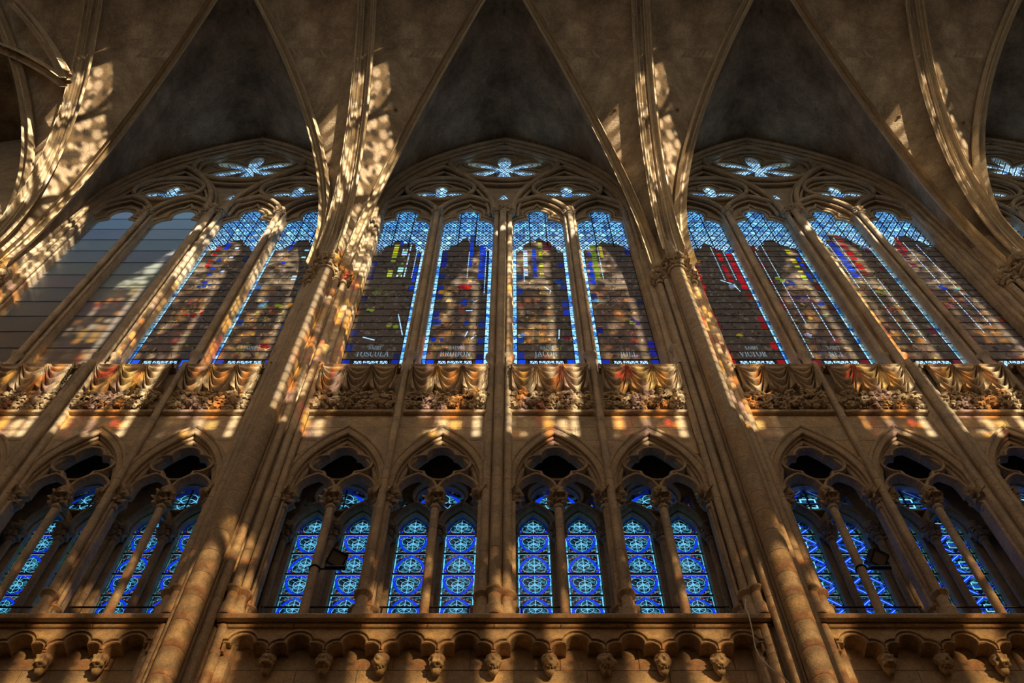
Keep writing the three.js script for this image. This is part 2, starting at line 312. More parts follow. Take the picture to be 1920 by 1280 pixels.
const lightSpecs = {
  '-1': [
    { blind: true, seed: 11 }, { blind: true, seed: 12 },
    { seed: 13, tint: 0.45, cols: [PAL.orange, PAL.wine, PAL.violet, PAL.yellow], field: PAL.deep, fieldOdds: 0.45, end: [40, 90, 200], shafts: [[0.2, 0.08, 26.2, 28.4, 'red', 0.3], [0.34, 0.08, 26.0, 28.5, 'blue', 0.35], [0.55, 0.07, 26, 28.3, 'white', 0.4]], blobs: [[0.5, 24.6, 0.24, 'orange', 7], [0.55, 24, 0.2, 'red', 5], [0.4, 25.7, 0.2, 'blue', 6]] },
    { seed: 14, tint: 0.45, cols: [PAL.yellow, PAL.violet, PAL.green, PAL.orange], field: PAL.blue, fieldOdds: 0.4, end: [60, 60, 140], shafts: [[0.3, 0.07, 26.4, 28.5, 'blue', 0.4], [0.62, 0.08, 26, 28.2, 'white', 0.3]], blobs: [[0.7, 24.5, 0.16, 'yellow', 8], [0.7, 22.4, 0.12, 'red', 8], [0.3, 24.6, 0.2, 'sky', 5]], text1: 'SAINT', tu: 0.48 },
  ],
  '0': [
    { seed: 21, tint: 0.12, cols: [PAL.green, PAL.yellow, PAL.violet], field: PAL.deep, fieldOdds: 0.75, end: [26, 40, 130], top: 28.2, outline: [[0.06, -0.35], [0.2, -0.3], [0.22, 0.05], [0.36, 0.15], [0.38, 0.45], [0.52, 0.47], [0.54, 0.3], [0.78, 0.3], [0.8, 0.0], [0.84, -0.35], [0.94, -0.35]], shafts: [[0.4, 0.09, 26.2, 28.5, 'yellow', 0.85], [0.5, 0.06, 28.3, 28.6, 'blue', 1], [0.57, 0.1, 26.2, 28.4, 'white', 0.6], [0.6, 0.05, 26.2, 28.0, 'green', 0.5], [0.7, 0.025, 26.2, 28.4, 'white', 0.9], [0.86, 0.06, 25.4, 27.8, 'blue', 0.8]], lines: [[0.84, 26.1, 28]], blobs: [[0.35, 25.3, 0.15, 'green', 6], [0.3, 24.3, 0.1, 'yellow', 3], [0.7, 23.4, 0.12, 'yellow', 4]], strokes: [[0.76, 24.0, 0.9, 22.9], [0.28, 22.8, 0.48, 22.65]], text1: 'SAINT', text2: 'TOSCULA' },
    { seed: 22, tint: 0.4, cols: [PAL.yellow, PAL.wine, PAL.orange, PAL.violet], field: [20, 40, 160], fieldOdds: 0.85, end: [18, 60, 200], top: 28.3, outline: [[0.06, -0.3], [0.16, -0.3], [0.2, 0.0], [0.36, 0.2], [0.42, 0.55], [0.5, 0.62], [0.56, 0.2], [0.56, 0.8], [0.66, 0.8], [0.66, 0.1], [0.84, -0.1], [0.86, -0.3], [0.94, -0.3]], shafts: [[0.57, 0.07, 26.8, 29.0, 'blue', 0.95], [0.76, 0.11, 26.0, 28.3, 'blue', 0.9]], lines: [[0.88, 25.2, 28], [0.56, 26.1, 27.9]], blobs: [[0.55, 25.55, 0.14, 'red', 16], [0.66, 24.7, 0.2, 'blue', 9], [0.14, 23.6, 0.12, 'blue', 5], [0.2, 22.7, 0.1, 'blue', 3], [0.2, 25.3, 0.1, 'yellow', 5], [0.68, 23.6, 0.1, 'blue', 3]], strokes: [[0.6, 24.2, 0.72, 24.2], [0.62, 22.8, 0.66, 23.1], [0.72, 22.7, 0.8, 22.9]], text1: 'SAINTE', text2: 'BRUDON' },
    { seed: 23, tint: 0.32, cols: [PAL.orange, PAL.yellow, PAL.wine, PAL.green], field: [22, 50, 180], fieldOdds: 0.7, end: [22, 70, 200], top: 28.25, outline: [[0.06, -0.35], [0.18, -0.35], [0.2, 0.1], [0.34, 0.4], [0.44, 0.35], [0.46, 0.6], [0.54, 0.6], [0.55, 0.4], [0.72, 0.35], [0.74, 0.1], [0.82, -0.05], [0.84, -0.4], [0.94, -0.4]], shafts: [[0.48, 0.07, 26.6, 28.8, 'green', 0.5], [0.48, 0.07, 26.2, 28.6, 'yellow', 0.25], [0.36, 0.07, 26.2, 28.0, 'blue', 0.8], [0.2, 0.07, 26.1, 27.9, 'white', 0.62], [0.56, 0.16, 28.0, 28.6, 'wine', 0.9]], lines: [[0.19, 25.9, 28]], blobs: [[0.13, 22.9, 0.06, 'white', 4], [0.8, 25.9, 0.08, 'blue', 6], [0.86, 22.8, 0.06, 'red', 4]], strokes: [[0.72, 22.7, 0.74, 23.2], [0.55, 25.6, 0.66, 25.3]], text1: 'SAINT', text2: 'JACOB' },
    { seed: 24, tint: 0.35, cols: [PAL.wine, PAL.violet, PAL.orange], field: [30, 40, 150], fieldOdds: 0.55, end: [26, 40, 140], top: 28.2, outline: [[0.06, -0.2], [0.18, -0.1], [0.2, 0.05], [0.36, 0.2], [0.44, 0.45], [0.52, 0.3], [0.7, 0.3], [0.86, 0.0], [0.94, -0.4]], shafts: [[0.2, 0.09, 26.0, 28.3, 'green', 0.9], [0.36, 0.06, 27.5, 28.3, 'yellow', 0.8], [0.12, 0.07, 25.8, 28, 'blue', 0.7]], lines: [[0.33, 26, 28.2]], blobs: [[0.16, 24.7, 0.1, 'sky', 6], [0.72, 23.6, 0.14, 'violet', 6], [0.66, 23.5, 0.06, 'yellow', 2]], text2: 'JOEL' },
  ],
  '1': [
    { seed: 31, tint: 0.06, cols: [PAL.wine, PAL.green], field: R_, fieldOdds: 0.85, end: [150, 20, 28], top: 28.0, outline: [[0.06, -0.2], [0.24, -0.15], [0.26, 0.1], [0.4, 0.15], [0.5, 0.55], [0.62, 0.35], [0.64, 0.1], [0.8, 0.0], [0.82, -0.25], [0.94, -0.25]], shafts: [[0.64, 0.08, 25.9, 28.1, 'red', 0.8], [0.82, 0.1, 25.4, 27.8, 'red', 0.85], [0.09, 0.1, 25.5, 27.8, 'red', 0.6]], lines: [[0.58, 26.0, 28.2], [0.78, 26.0, 27.9]], blobs: [[0.66, 25.6, 0.08, 'white', 5], [0.4, 22.9, 0.05, 'yellow', 3], [0.24, 27.2, 0.06, 'yellow', 3]], strokes: [[0.5, 26.0, 0.72, 25.7], [0.7, 25.7, 0.76, 25.3]], text1: 'SAINT', text2: 'VICTOR' },
    { seed: 32, tint: 0.22, cols: [PAL.violet, PAL.yellow, PAL.blue], field: PAL.wine, fieldOdds: 0.45, end: [110, 24, 30], top: 28.3, shafts: [[0.7, 0.09, 26, 28.2, 'yellow', 0.5], [0.82, 0.06, 25.8, 28, 'blue', 0.6]], lines: [[0.3, 23.5, 28.3], [0.12, 21.8, 27.9], [0.6, 22.6, 25]], blobs: [[0.4, 25.8, 0.14, 'blue', 9], [0.5, 24.8, 0.2, 'violet', 8], [0.75, 24.6, 0.07, 'blue', 5], [0.3, 26.0, 0.2, 'yellow', 5], [0.7, 23.9, 0.06, 'white', 2], [0.22, 22.9, 0.05, 'white', 4]], text1: 'SAINT', text2: 'NET' },
    { seed: 33, tint: 0.5, cols: [PAL.yellow, PAL.orange, PAL.green, PAL.violet], field: PAL.wine, fieldOdds: 0.3, end: [100, 30, 40], top: 28.4, outline: [[0.06, -0.4], [0.2, -0.2], [0.22, 0.4], [0.34, 0.5], [0.36, 0.85], [0.5, 0.75], [0.66, 0.4], [0.76, 0.1], [0.82, -0.4], [0.94, -0.4]], shafts: [[0.24, 0.12, 26.2, 28.5, 'blue', 0.95], [0.44, 0.12, 26.2, 29.0, 'red', 0.6]], lines: [[0.4, 22.5, 28.9], [0.2, 25.5, 28.4], [0.64, 22.6, 26]], blobs: [[0.5, 25.3, 0.16, 'yellow', 7], [0.6, 24.3, 0.15, 'orange', 6]] },
    { seed: 34, tint: 0.35, cols: [PAL.wine, PAL.blue, PAL.violet], field: PAL.wine, fieldOdds: 0.4, end: [120, 30, 40], top: 28.6, shafts: [[0.18, 0.1, 26.8, 28.4, 'wine', 0.9], [0.3, 0.06, 27.8, 28.9, 'red', 0.7]], lines: [[0.4, 23, 28.6], [0.62, 23.4, 28.4]], blobs: [[0.4, 25.6, 0.14, 'blue', 6], [0.6, 25.4, 0.1, 'sky', 4]] },
  ],
};
const traceryGlass = drawLight({ seed: 77, tracery: true });
// warm, broken glass of the south windows: clear heads with bubbly quarries, strong yellow, orange and red below
function drawSouth(sd) {
  const W = 256, H = 1024, c = canvas(W, H), g = c.getContext('2d'); reseed(sd);
  const yy = (y) => H - (y - G_BOT) / (G_TOP - G_BOT) * H;
  g.fillStyle = rgb([128, 116, 96]); g.fillRect(0, 0, W, H);
  for (let i = 0; i < 120; i++) { // clear quarries of the head, uneven
    const x = rnd() * W, y = rnd() * yy(28.0), r = 16 + rnd() * 20, v = rnd() < 0.34 ? 0.3 : 0.9 + rnd() * 0.15;
    g.fillStyle = rgb([250, 244, 226], v); g.save(); g.translate(x, y); g.rotate(rnd() * 0.6 - 0.3); g.beginPath(); g.ellipse(0, 0, r, r * 0.62, 0, 0, 6.29); g.fill(); g.restore();
  }
  const y0 = yy(28.2);
  g.fillStyle = rgb([44, 34, 26]); g.fillRect(0, y0, W, H - y0);
  const cols = [[255, 205, 110], [250, 170, 90], [250, 235, 205], [225, 84, 66], [250, 225, 150], [190, 168, 170], [255, 200, 130], [250, 240, 215], [190, 170, 140]];
  for (let i = 0; i < 240; i++) { const x = rnd() * W, y = y0 + rnd() * (H - y0), w = 8 + rnd() * 26, h = 10 + rnd() * 50, col = cols[Math.floor(rnd() * cols.length)], v = rnd() < 0.55 ? 0.3 : 0.9; g.fillStyle = rgb(col, v); g.fillRect(x - w / 2, y - h / 2, w, h); }
  for (const u of [0.02, 0.9]) { g.fillStyle = rgb([250, 242, 220]); g.fillRect(u * W, y0, 0.08 * W, H - y0); }
  g.strokeStyle = rgb([20, 18, 16]); g.lineWidth = 5; for (let y = 0; y < H; y += 34) { g.beginPath(); g.moveTo(0, y); g.lineTo(W, y); g.stroke(); }
  for (const u of [0.33, 0.66]) { g.beginPath(); g.moveTo(u * W, 0); g.lineTo(u * W, H); g.stroke(); }
  return new THREE.MeshPhysicalMaterial({ map: canvasTex(c, true), transmission: 0.97, thickness: 0, roughness: 0.12, specularIntensity: 0.4, side: THREE.DoubleSide });
}
const southGlass = [drawSouth(5), drawSouth(6), drawSouth(8)];
// triforium lancet sheets: one repeat holds two medallions (0.54 m wide, 1.04 m high)
function drawLancet(style) {
  const W = 288, H = 560, c = canvas(W, H), g = c.getContext('2d'); reseed(style * 91 + 4);
  const main = style === 3 ? [186, 156, 108] : style === 1 ? [70, 160, 150] : [76, 156, 164], teal = style === 3 ? [196, 172, 130] : [96, 190, 196], blue = style === 3 ? [74, 58, 38] : [20, 52, 190];
  g.fillStyle = rgb([8, 12, 26]); g.fillRect(0, 0, W, H);
  const piece = (pts, col, k = 1) => { g.fillStyle = rgb(col, k); g.beginPath(); pts.forEach(([x, y], i) => i ? g.lineTo(x, y) : g.moveTo(x, y)); g.closePath(); g.fill(); };
  for (let i = 0; i < 420; i++) { const x = rnd() * W, y = rnd() * H, r = 6 + rnd() * 13, a = rnd() * 6; piece([0, 1, 2, 3].map((n) => [x + Math.cos(a + n * 1.57) * r, y + Math.sin(a + n * 1.57) * r]), main, style === 3 ? 0.2 + 0.8 * rnd() : 0.2 + 0.62 * rnd()); }
  for (const x of [6, W - 18]) for (let y = 0; y < H; y += 28) { g.fillStyle = rgb(rnd() < 0.7 ? (style === 3 ? [120, 96, 50] : [130, 215, 220]) : (style === 3 ? [60, 46, 24] : [60, 130, 150])); g.fillRect(x, y + 2, 12, 24); }
  if (style !== 2) { // ringed medallions, point to point
    for (const [cy, flip] of [[150, 1], [410, -1]]) {
      g.save(); g.translate(W / 2, cy); g.scale(1, flip);
      g.lineWidth = 22; g.strokeStyle = rgb(blue); g.beginPath(); g.moveTo(0, -126); g.quadraticCurveTo(96, -96, 122, 60); g.quadraticCurveTo(124, 112, 70, 112); g.lineTo(-70, 112); g.quadraticCurveTo(-124, 112, -122, 60); g.quadraticCurveTo(-96, -96, 0, -126); g.closePath(); g.stroke();
      g.lineWidth = 7; g.strokeStyle = rgb([150, 24, 40]); g.stroke();
      g.lineWidth = 15; g.strokeStyle = rgb(blue); g.stroke();
      g.lineWidth = 4; g.strokeStyle = rgb(style === 3 ? [120, 96, 50] : [120, 205, 225]);
      for (const [ax, ay, r] of [[0, -52, 46], [-50, 38, 50], [50, 38, 50]]) { g.beginPath(); g.arc(ax, ay, r, 0, 6.29); g.stroke(); }
      g.lineWidth = 5; g.strokeStyle = rgb(style === 3 ? [176, 146, 104] : [150, 208, 216]); g.beginPath(); g.arc(0, 0, 52, 0, 6.29); g.stroke();
      for (let k = 0; k < 8; k++) { const a = k * Math.PI / 4; g.lineWidth = k % 2 ? 3 : 5; g.beginPath(); g.moveTo(0, 0); g.lineTo(Math.cos(a) * (k % 4 === 2 ? 112 : k % 2 ? 96 : 54), Math.sin(a) * (k % 4 === 2 ? 112 : k % 2 ? 78 : 54)); g.stroke(); }
      g.restore();
    }
    for (const y of [280, 0, 560]) for (const d of [-1, 1]) for (let k = 0; k < 9; k++) { const x = W / 2 + d * (20 + k * 13); for (const e of [-1, 1]) { g.fillStyle = rgb(k % 2 ? [230, 150, 40] : [190, 40, 40]); g.fillRect(x - 4, y + e * (k * 8 + 6) - 4, 8, 8); } }
  } else { // crossed bands with lozenges
    for (const cy of [0, 280, 560]) { g.lineWidth = 34; g.strokeStyle = rgb(blue); for (const d of [-1, 1]) { g.beginPath(); g.moveTo(W / 2 - 150, cy - d * 140); g.lineTo(W / 2 + 150, cy + d * 140); g.stroke(); } g.lineWidth = 7; g.strokeStyle = rgb([130, 190, 245]); for (const d of [-1, 1]) { g.beginPath(); g.moveTo(W / 2 - 140, cy - d * 130); g.lineTo(W / 2 + 140, cy + d * 130); g.stroke(); } g.fillStyle = rgb([150, 30, 60]); g.fillRect(W / 2 - 12, cy - 12, 24, 24); }
    for (const cy of [140, 420]) { g.lineWidth = 9; g.strokeStyle = rgb([150, 225, 235]); g.strokeRect(W / 2 - 40, cy - 40, 80, 80); g.lineWidth = 16; g.strokeStyle = rgb(blue); g.beginPath(); g.moveTo(0, cy); g.lineTo(W, cy); g.stroke(); }
  }
  g.strokeStyle = rgb([6, 8, 14]); g.lineWidth = 5; for (const y of [0, 280, 560]) { g.beginPath(); g.moveTo(0, y); g.lineTo(W, y); g.stroke(); }
  return new THREE.MeshPhysicalMaterial({ map: canvasTex(c, true), transmission: 0.95, thickness: 0, roughness: 0.15, specularIntensity: 0.4, side: THREE.DoubleSide });
}
const lancetGlass = { ring: drawLancet(0), teal: drawLancet(1), cross: drawLancet(2), warm: drawLancet(3) };

// ---------------------------------------------------------------- clerestory window: shared shapes (bay-local x, world y, z of the north wall)
const LIGHTS = [[-3.44, -2.05], [-1.67, -0.27], [0.27, 1.67], [2.05, 3.44]];
const mainArch = pointed(A_HALF, A_SPRING, A_RISE, 0, 18);
function lightHead(x0, x1) { // cusped head of one light, from left foot over the top to right foot
  const c = (x0 + x1) / 2, h = (x1 - x0) / 2, L = [[x0, 29.35]];
  for (let i = 0; i <= 8; i++) { const a = i / 8 * 1.35; L.push([c - h + 0.42 * (1 - Math.cos(a)) * 1.1, 29.62 + 0.62 * Math.sin(a)]); }
  L.push([c - 0.27, 30.26]);
  for (let i = 0; i <= 7; i++) { const a = Math.PI * 1.12 - i / 7 * (Math.PI * 0.62); L.push([c + 0.31 * Math.cos(a), 30.55 + 0.4 * Math.sin(a)]); }
  L.push([c, 31.02]);
  const Rr = L.slice(0, -1).reverse().map(([x, y]) => [2 * c - x, y]);
  return [...L, ...Rr];
}
const Z_GLASS = -0.43;
const SEX = foil(0, 34.85, 0.27, 1.38, 6, 1.8), QUAT = (cx) => foil(cx, 32.4, 0.2, 0.72, 4, 1.7);
const winGeo = {};
{
  const out = [[-3.62, 29.35]];
  for (const [a, b] of LIGHTS) out.push(...lightHead(a, b));
  out.push([3.62, 29.35]);
  const ring = pointed(A_HALF + 0.12, A_SPRING, A_RISE + 0.12, 0, 18).reverse();
  out.push(...ring);
  const tri = [[-0.17, 31.95], [0, 32.55], [0.17, 31.95]], tr2 = (s) => [[s * 2.85, 31.55], [s * 3.05, 31.95], [s * 3.2, 31.6]];
  winGeo.plate = finish([plate(out, [SEX, QUAT(-1.9), QUAT(1.9), tri, tr2(-1), tr2(1)], -0.42, -0.375)], 0.5);
  const jm = withJambs(mainArch, SILL - 0.2);
  winGeo.arch = finish([sweep(jm, roll(0.17, 0.03, 0.075)), sweep(jm, roll(0.03, -0.05, 0.05)), sweep(jm, roll(-0.06, -0.16, 0.07)), sweep(jm, [[0.14, -0.5], [-0.14, -0.5], [-0.14, -0.26], [0.0, -0.1], [0.14, 0.02]])]);
  const subA = (s) => pointed(1.63, A_SPRING, 4.15, s * 1.9, 14);
  winGeo.sub = [-1, 1].map((s) => finish([sweep(subA(s), bar(0.13, -0.4, -0.16, 0.05)), sweep(withJambs(subA(s), A_SPRING - 0.05), roll(0, -0.13, 0.085)), sweep(subA(s), roll(-0.135, -0.23, 0.045)), sweep(subA(s), roll(0.135, -0.22, 0.045))]));
  winGeo.lancet = LIGHTS.map(([a, b]) => { const c = (a + b) / 2, p = pointed(0.86, A_SPRING - 0.02, 1.42, c, 10), h = lightHead(a, b); return finish([sweep(p, bar(0.1, -0.4, -0.19, 0.04)), sweep(p, roll(0, -0.16, 0.065)), sweep(p, roll(-0.105, -0.26, 0.035)), sweep(p, roll(0.1, -0.27, 0.03)), sweep(h, roll(0.035, -0.375, 0.03), false, true), sweep(h, roll(0.12, -0.34, 0.035), false, true)]); });
  winGeo.oculus = finish([sweep(circle(0, 34.85, 1.74, 56), bar(0.13, -0.4, -0.17, 0.05), true), sweep(circle(0, 34.85, 1.74, 56), roll(0, -0.14, 0.085), true), sweep(circle(0, 34.85, 1.89, 56), roll(0, -0.24, 0.045), true), sweep(circle(0, 34.85, 1.58, 56), roll(0, -0.27, 0.045), true), sweep(foil(0, 34.85, 0.62, 1.5, 6, 0.75), roll(0, -0.35, 0.04), true), sweep(SEX, roll(0.035, -0.38, 0.022), true)]);
  winGeo.small = [-1, 1].map((s) => finish([sweep(circle(s * 1.9, 32.4, 1.02, 44), bar(0.1, -0.4, -0.2, 0.04), true), sweep(circle(s * 1.9, 32.4, 1.02, 44), roll(0, -0.18, 0.065), true), sweep(circle(s * 1.9, 32.4, 0.9, 44), roll(0, -0.29, 0.035), true), sweep(foil(s * 1.9, 32.4, 0.38, 0.86, 4, 0.7), roll(0, -0.35, 0.035), true), sweep(QUAT(s * 1.9), roll(0.035, -0.38, 0.02), true)]));
  winGeo.ringS = finish([sweep(circle(0, 34.85, 1.72, 40), bar(0.13, -0.34, -0.14, 0.04), true)]);
  winGeo.subS = [-1, 1].map((s) => finish([sweep(pointed(1.63, A_SPRING, 4.15, s * 1.9, 14), bar(0.12, -0.34, -0.16, 0.035))]));
  // mullions
  const mull = (hw, rolls, y1) => { const pr = [[-hw, -0.5], [-hw, -0.34], [-hw * 0.62, -0.22], [hw * 0.62, -0.22], [hw, -0.34], [hw, -0.5]]; return [skin([SILL - 0.2, y1].map((y) => pr.map(([x, z]) => [x, y, z])), false, true), ...rolls.map(([x, z, r]) => shaftGeo(r, SILL - 0.2, y1, x, z, 12, 2.1))]; };
  winGeo.centre = finish(mull(0.27, [[0, -0.06, 0.09], [-0.18, -0.17, 0.065], [0.18, -0.17, 0.065]], A_SPRING + 0.1));
  winGeo.minor = finish(mull(0.19, [[0, -0.13, 0.072], [-0.12, -0.22, 0.04], [0.12, -0.22, 0.04]], A_SPRING + 0.1));
  winGeo.cBase = finish([baseGeo(0.065, SILL - 0.1, SILL + 0.75, -0.18, -0.17), baseGeo(0.065, SILL - 0.1, SILL + 0.75, 0.18, -0.17)]);
  winGeo.mBase = finish([baseGeo(0.075, SILL - 0.1, SILL + 0.75, 0, -0.13)]);
  winGeo.cCap = finish([capitalGeo(0.09, A_SPRING - 0.25, A_SPRING + 0.1, 0, -0.06, 5), capitalGeo(0.07, A_SPRING - 0.25, A_SPRING + 0.1, -0.19, -0.16, 6), capitalGeo(0.07, A_SPRING - 0.25, A_SPRING + 0.1, 0.19, -0.16, 7)], 0.9);
  winGeo.mCap = finish([capitalGeo(0.08, A_SPRING - 0.25, A_SPRING + 0.1, 0, -0.13, 8)], 0.9);
  winGeo.bars = [13, 29].map((n) => finish(Array.from({ length: n - 1 }, (_, i) => box(-0.72, 0.72, 0, 0.022, -0.003, 0.005).translate(0, SILL + (i + 1) / n * 10.55 - 0.013, Z_GLASS + 0.012))));
  const pane = (y0, y1) => { const g = new THREE.PlaneGeometry(1.44, y1 - y0).translate(0, (y0 + y1) / 2, Z_GLASS), p = g.attributes.position, uv = g.attributes.uv; for (let i = 0; i < p.count; i++) uv.setXY(i, (p.getX(i) + 0.7) / 1.4, (p.getY(i) - G_BOT) / (G_TOP - G_BOT)); return g; };
  winGeo.panes = [13, 29].map((n) => Array.from({ length: n }, (_, i) => pane(SILL + i / n * 10.55, SILL + (i + 1) / n * 10.55)));
  winGeo.head = (() => { const s = new THREE.Shape(P([[-3.5, 31.2], ...pointed(A_HALF, A_SPRING, A_RISE, 0, 14).filter(([, y]) => y > 31.25), [3.5, 31.2]])), g = new THREE.ShapeGeometry(s).translate(0, 0, Z_GLASS), p = g.attributes.position, uv = g.attributes.uv; for (let i = 0; i < p.count; i++) uv.setXY(i, p.getX(i) / 1.4, p.getY(i) / 10.6); return g; })();
  winGeo.whole = LIGHTS.map(([a, b]) => { const g = new THREE.PlaneGeometry(b - a + 0.04, 10.9).translate((a + b) / 2, 25.75, Z_GLASS); return g; });
}
const winNames = ['', '', '', ''];
function clerestory(n, cx, k, label) {
  const w = thing(`window_${n}`, label, null, [cx, 0, 0], null, 'structure');
  stoneOfWindow(w);
  const specs = lightSpecs[k] ?? lightSpecs['1'];
  LIGHTS.forEach(([a, b], i) => {
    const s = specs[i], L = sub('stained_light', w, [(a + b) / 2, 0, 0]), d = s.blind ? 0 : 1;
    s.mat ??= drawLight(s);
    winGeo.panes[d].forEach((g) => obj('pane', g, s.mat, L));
    obj('saddle_bars', winGeo.bars[d], M.lead, L);
    if (s.blind) L.userData.label = 'plain grey blind glazing in wide panels';
  });
  obj('tracery_pane', winGeo.head, traceryGlass, w);
  return w;
}
function stoneOfWindow(w, south) {
  if (!south) obj('tracery_plate', winGeo.plate, M.tracery, w); obj('window_arch', winGeo.arch, M.tracery, w);
  (south ? winGeo.subS : winGeo.sub).forEach((g) => obj('sub_arch', g, M.tracery, w)); winGeo.lancet.forEach((g) => obj('lancet_arch', g, M.tracery, w));
  if (south) { obj('oculus', winGeo.ringS, M.tracery, w); return; }
  obj('oculus', winGeo.oculus, M.tracery, w); winGeo.small.forEach((g) => obj('oculus', g, M.tracery, w));
  const c = obj('mullion', winGeo.centre, M.shaft, w); obj('base', winGeo.cBase, M.shaft, c); obj('capital', winGeo.cCap, M.carve, c);
  for (const s of [-1, 1]) { const m = obj('mullion', winGeo.minor, M.shaft, w); m.position.x = s * 1.86; obj('base', winGeo.mBase, M.shaft, m); obj('capital', winGeo.mCap, M.carve, m); }
}
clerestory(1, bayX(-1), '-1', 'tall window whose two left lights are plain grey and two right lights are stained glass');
clerestory(2, bayX(0), '0', 'tall four-light stained glass window with blue bordered saints, seen square on between two full piers');
clerestory(3, bayX(1), '1', 'tall four-light stained glass window whose first light has red borders');
clerestory(4, bayX(2), '0', 'tall stained glass window of which only a strip shows at the right edge');
// south windows, opposite: they let in the sun
for (let k = -2; k <= 3; k++) {
  const w = thing(`window_${k + 12}`, 'four-light stained glass window in the south wall behind the viewer', null, [bayX(k), 0, ZS], 'south windows', 'structure');
  w.rotation.y = Math.PI; stoneOfWindow(w, true);
  obj('mullion', winGeo.centre, M.shaft, w); for (const s of [-1, 1]) obj('mullion', winGeo.minor, M.shaft, w).position.x = s * 1.86;
  winGeo.whole.forEach((g, i) => obj('stained_light', g, southGlass[(i + k + 6) % 3], w));
  obj('tracery_pane', winGeo.head, southHead(), w);
}
function southHead() { return southHead.m ??= (() => { const c = canvas(512, 512), g = c.getContext('2d'); reseed(404); g.fillStyle = rgb([128, 116, 96]); g.fillRect(0, 0, 512, 512); for (let i = 0; i < 260; i++) { const v = rnd() < 0.36 ? 0.3 : 0.9 + rnd() * 0.15; g.fillStyle = rgb([250, 242, 224], v); g.beginPath(); g.ellipse(rnd() * 512, rnd() * 512, 26 + rnd() * 34, 4 + rnd() * 5, 0, 0, 6.29); g.fill(); } return new THREE.MeshPhysicalMaterial({ map: canvasTex(c, true), transmission: 0.97, thickness: 0, roughness: 0.12, specularIntensity: 0.4, side: THREE.DoubleSide }); })(); }

// ---------------------------------------------------------------- north wall of one bay
const HB = BAY / 2, ARCHES = [-2.7, -1.0, 1.0, 2.7];
const triArch = (c, h = 0.72, rise = 1.62) => pointed(h, 16.4, rise, c, 10);
const upperWall = (() => { const o = [[-HB, SILL - 0.3], [HB, SILL - 0.3], [HB, 38.6], [-HB, 38.6]], h = withJambs(pointed(A_HALF + 0.1, A_SPRING, A_RISE + 0.1, 0, 18), SILL - 0.26); return finish([plate(o, [h], -0.7, 0)], 0.4); })();
const spandrel = finish([plate([[-HB, 12.9], [HB, 12.9], [HB, SILL - 0.3], [-HB, SILL - 0.3]], ARCHES.map((c) => withJambs(triArch(c, 0.74, 1.66), 12.98)), -0.3, 0)], 0.4);
const lancetHole = (c) => withJambs(pointed(0.27, 16.2, 0.52, c, 6), 13.05);
const triBack = finish([plate([[-HB, 12.9], [HB, 12.9], [HB, 18.6], [-HB, 18.6]], ARCHES.flatMap((c) => [lancetHole(c - 0.395), lancetHole(c + 0.395), circle(c, 17.1, 0.42, 28), [[c - 0.72, 16.78], [c - 0.66, 17.25], [c - 0.5, 17.0]], [[c + 0.72, 16.78], [c + 0.5, 17.0], [c + 0.66, 17.25]]]), -0.98, -0.78)], 0.4);
const passage = finish([box(-HB, HB, 18.55, 19.0, -0.98, -0.28), box(-HB, HB, 12.75, 13.0, -0.98, 0.05), box(-HB, HB, 18.6, SILL - 0.28, -0.98, -0.3)]);
const plainLow = finish([box(-HB, HB, 0, 12.75, -0.95, -0.17)]), plainMid = finish([box(-HB, HB, 12.75, SILL - 0.3, -0.98, 0)]), plainTop = finish([box(-HB, HB, SILL - 0.3, 38.6, -0.7, 0)]);
const bayWord = { '-2': 'far left bay', '-1': 'bay at left', 0: 'middle bay', 1: 'bay at right', 2: 'bay at far right', 3: 'bay beyond the frame' };
for (let k = -2; k <= 3; k++) {
  const x = bayX(k), full = k >= -1 && k <= 1;
  struct('wall_north', plainLow, M.wall, `plain stone wall below the galleries, ${bayWord[k]}`, [x, 0, 0]);
  if (full) {
    struct('wall_north', spandrel, M.wall, `stone wall pierced by four pointed gallery arches, ${bayWord[k]}`, [x, 0, 0]);
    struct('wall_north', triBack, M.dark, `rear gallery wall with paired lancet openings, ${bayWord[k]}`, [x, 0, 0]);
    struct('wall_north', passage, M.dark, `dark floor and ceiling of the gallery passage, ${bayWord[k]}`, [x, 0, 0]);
  } else struct('wall_north', plainMid, M.wall, `plain stone wall at gallery height, ${bayWord[k]}`, [x, 0, 0]);
  struct('wall_north', k >= -1 && k <= 2 ? upperWall : plainTop, M.wall, `upper stone wall around the clerestory window, ${bayWord[k]}`, [x, 0, 0]);
}
// rows of ashlar below the small trefoil arcade and in the strip above the gallery arches
{
  reseed(5150); const mats = [M.wall, M.wallB, M.wallC];
  for (const k of [-1, 0, 1]) {
    const w = thing('wall_lower', `ashlar course under the trefoil arcade, ${bayWord[k]}`, null, [bayX(k), 0, 0], null, 'structure');
    [[10.9, 11.38], [11.38, 11.84], [11.84, 12.29], [12.29, 12.78]].forEach(([y0, y1], r) => { let x = -3.62; while (x < 3.5) { const wd = Math.min(3.62 - x, 0.75 + rnd() * 0.55); obj('stone', finish([block(x + 0.003, x + wd - 0.003, y0 + 0.003, y1 - 0.003, -0.3, -0.148 - rnd() * 0.006, 0.007)], 0.3), mats[Math.floor(rnd() * 3)], w); x += wd; } });
  }
}

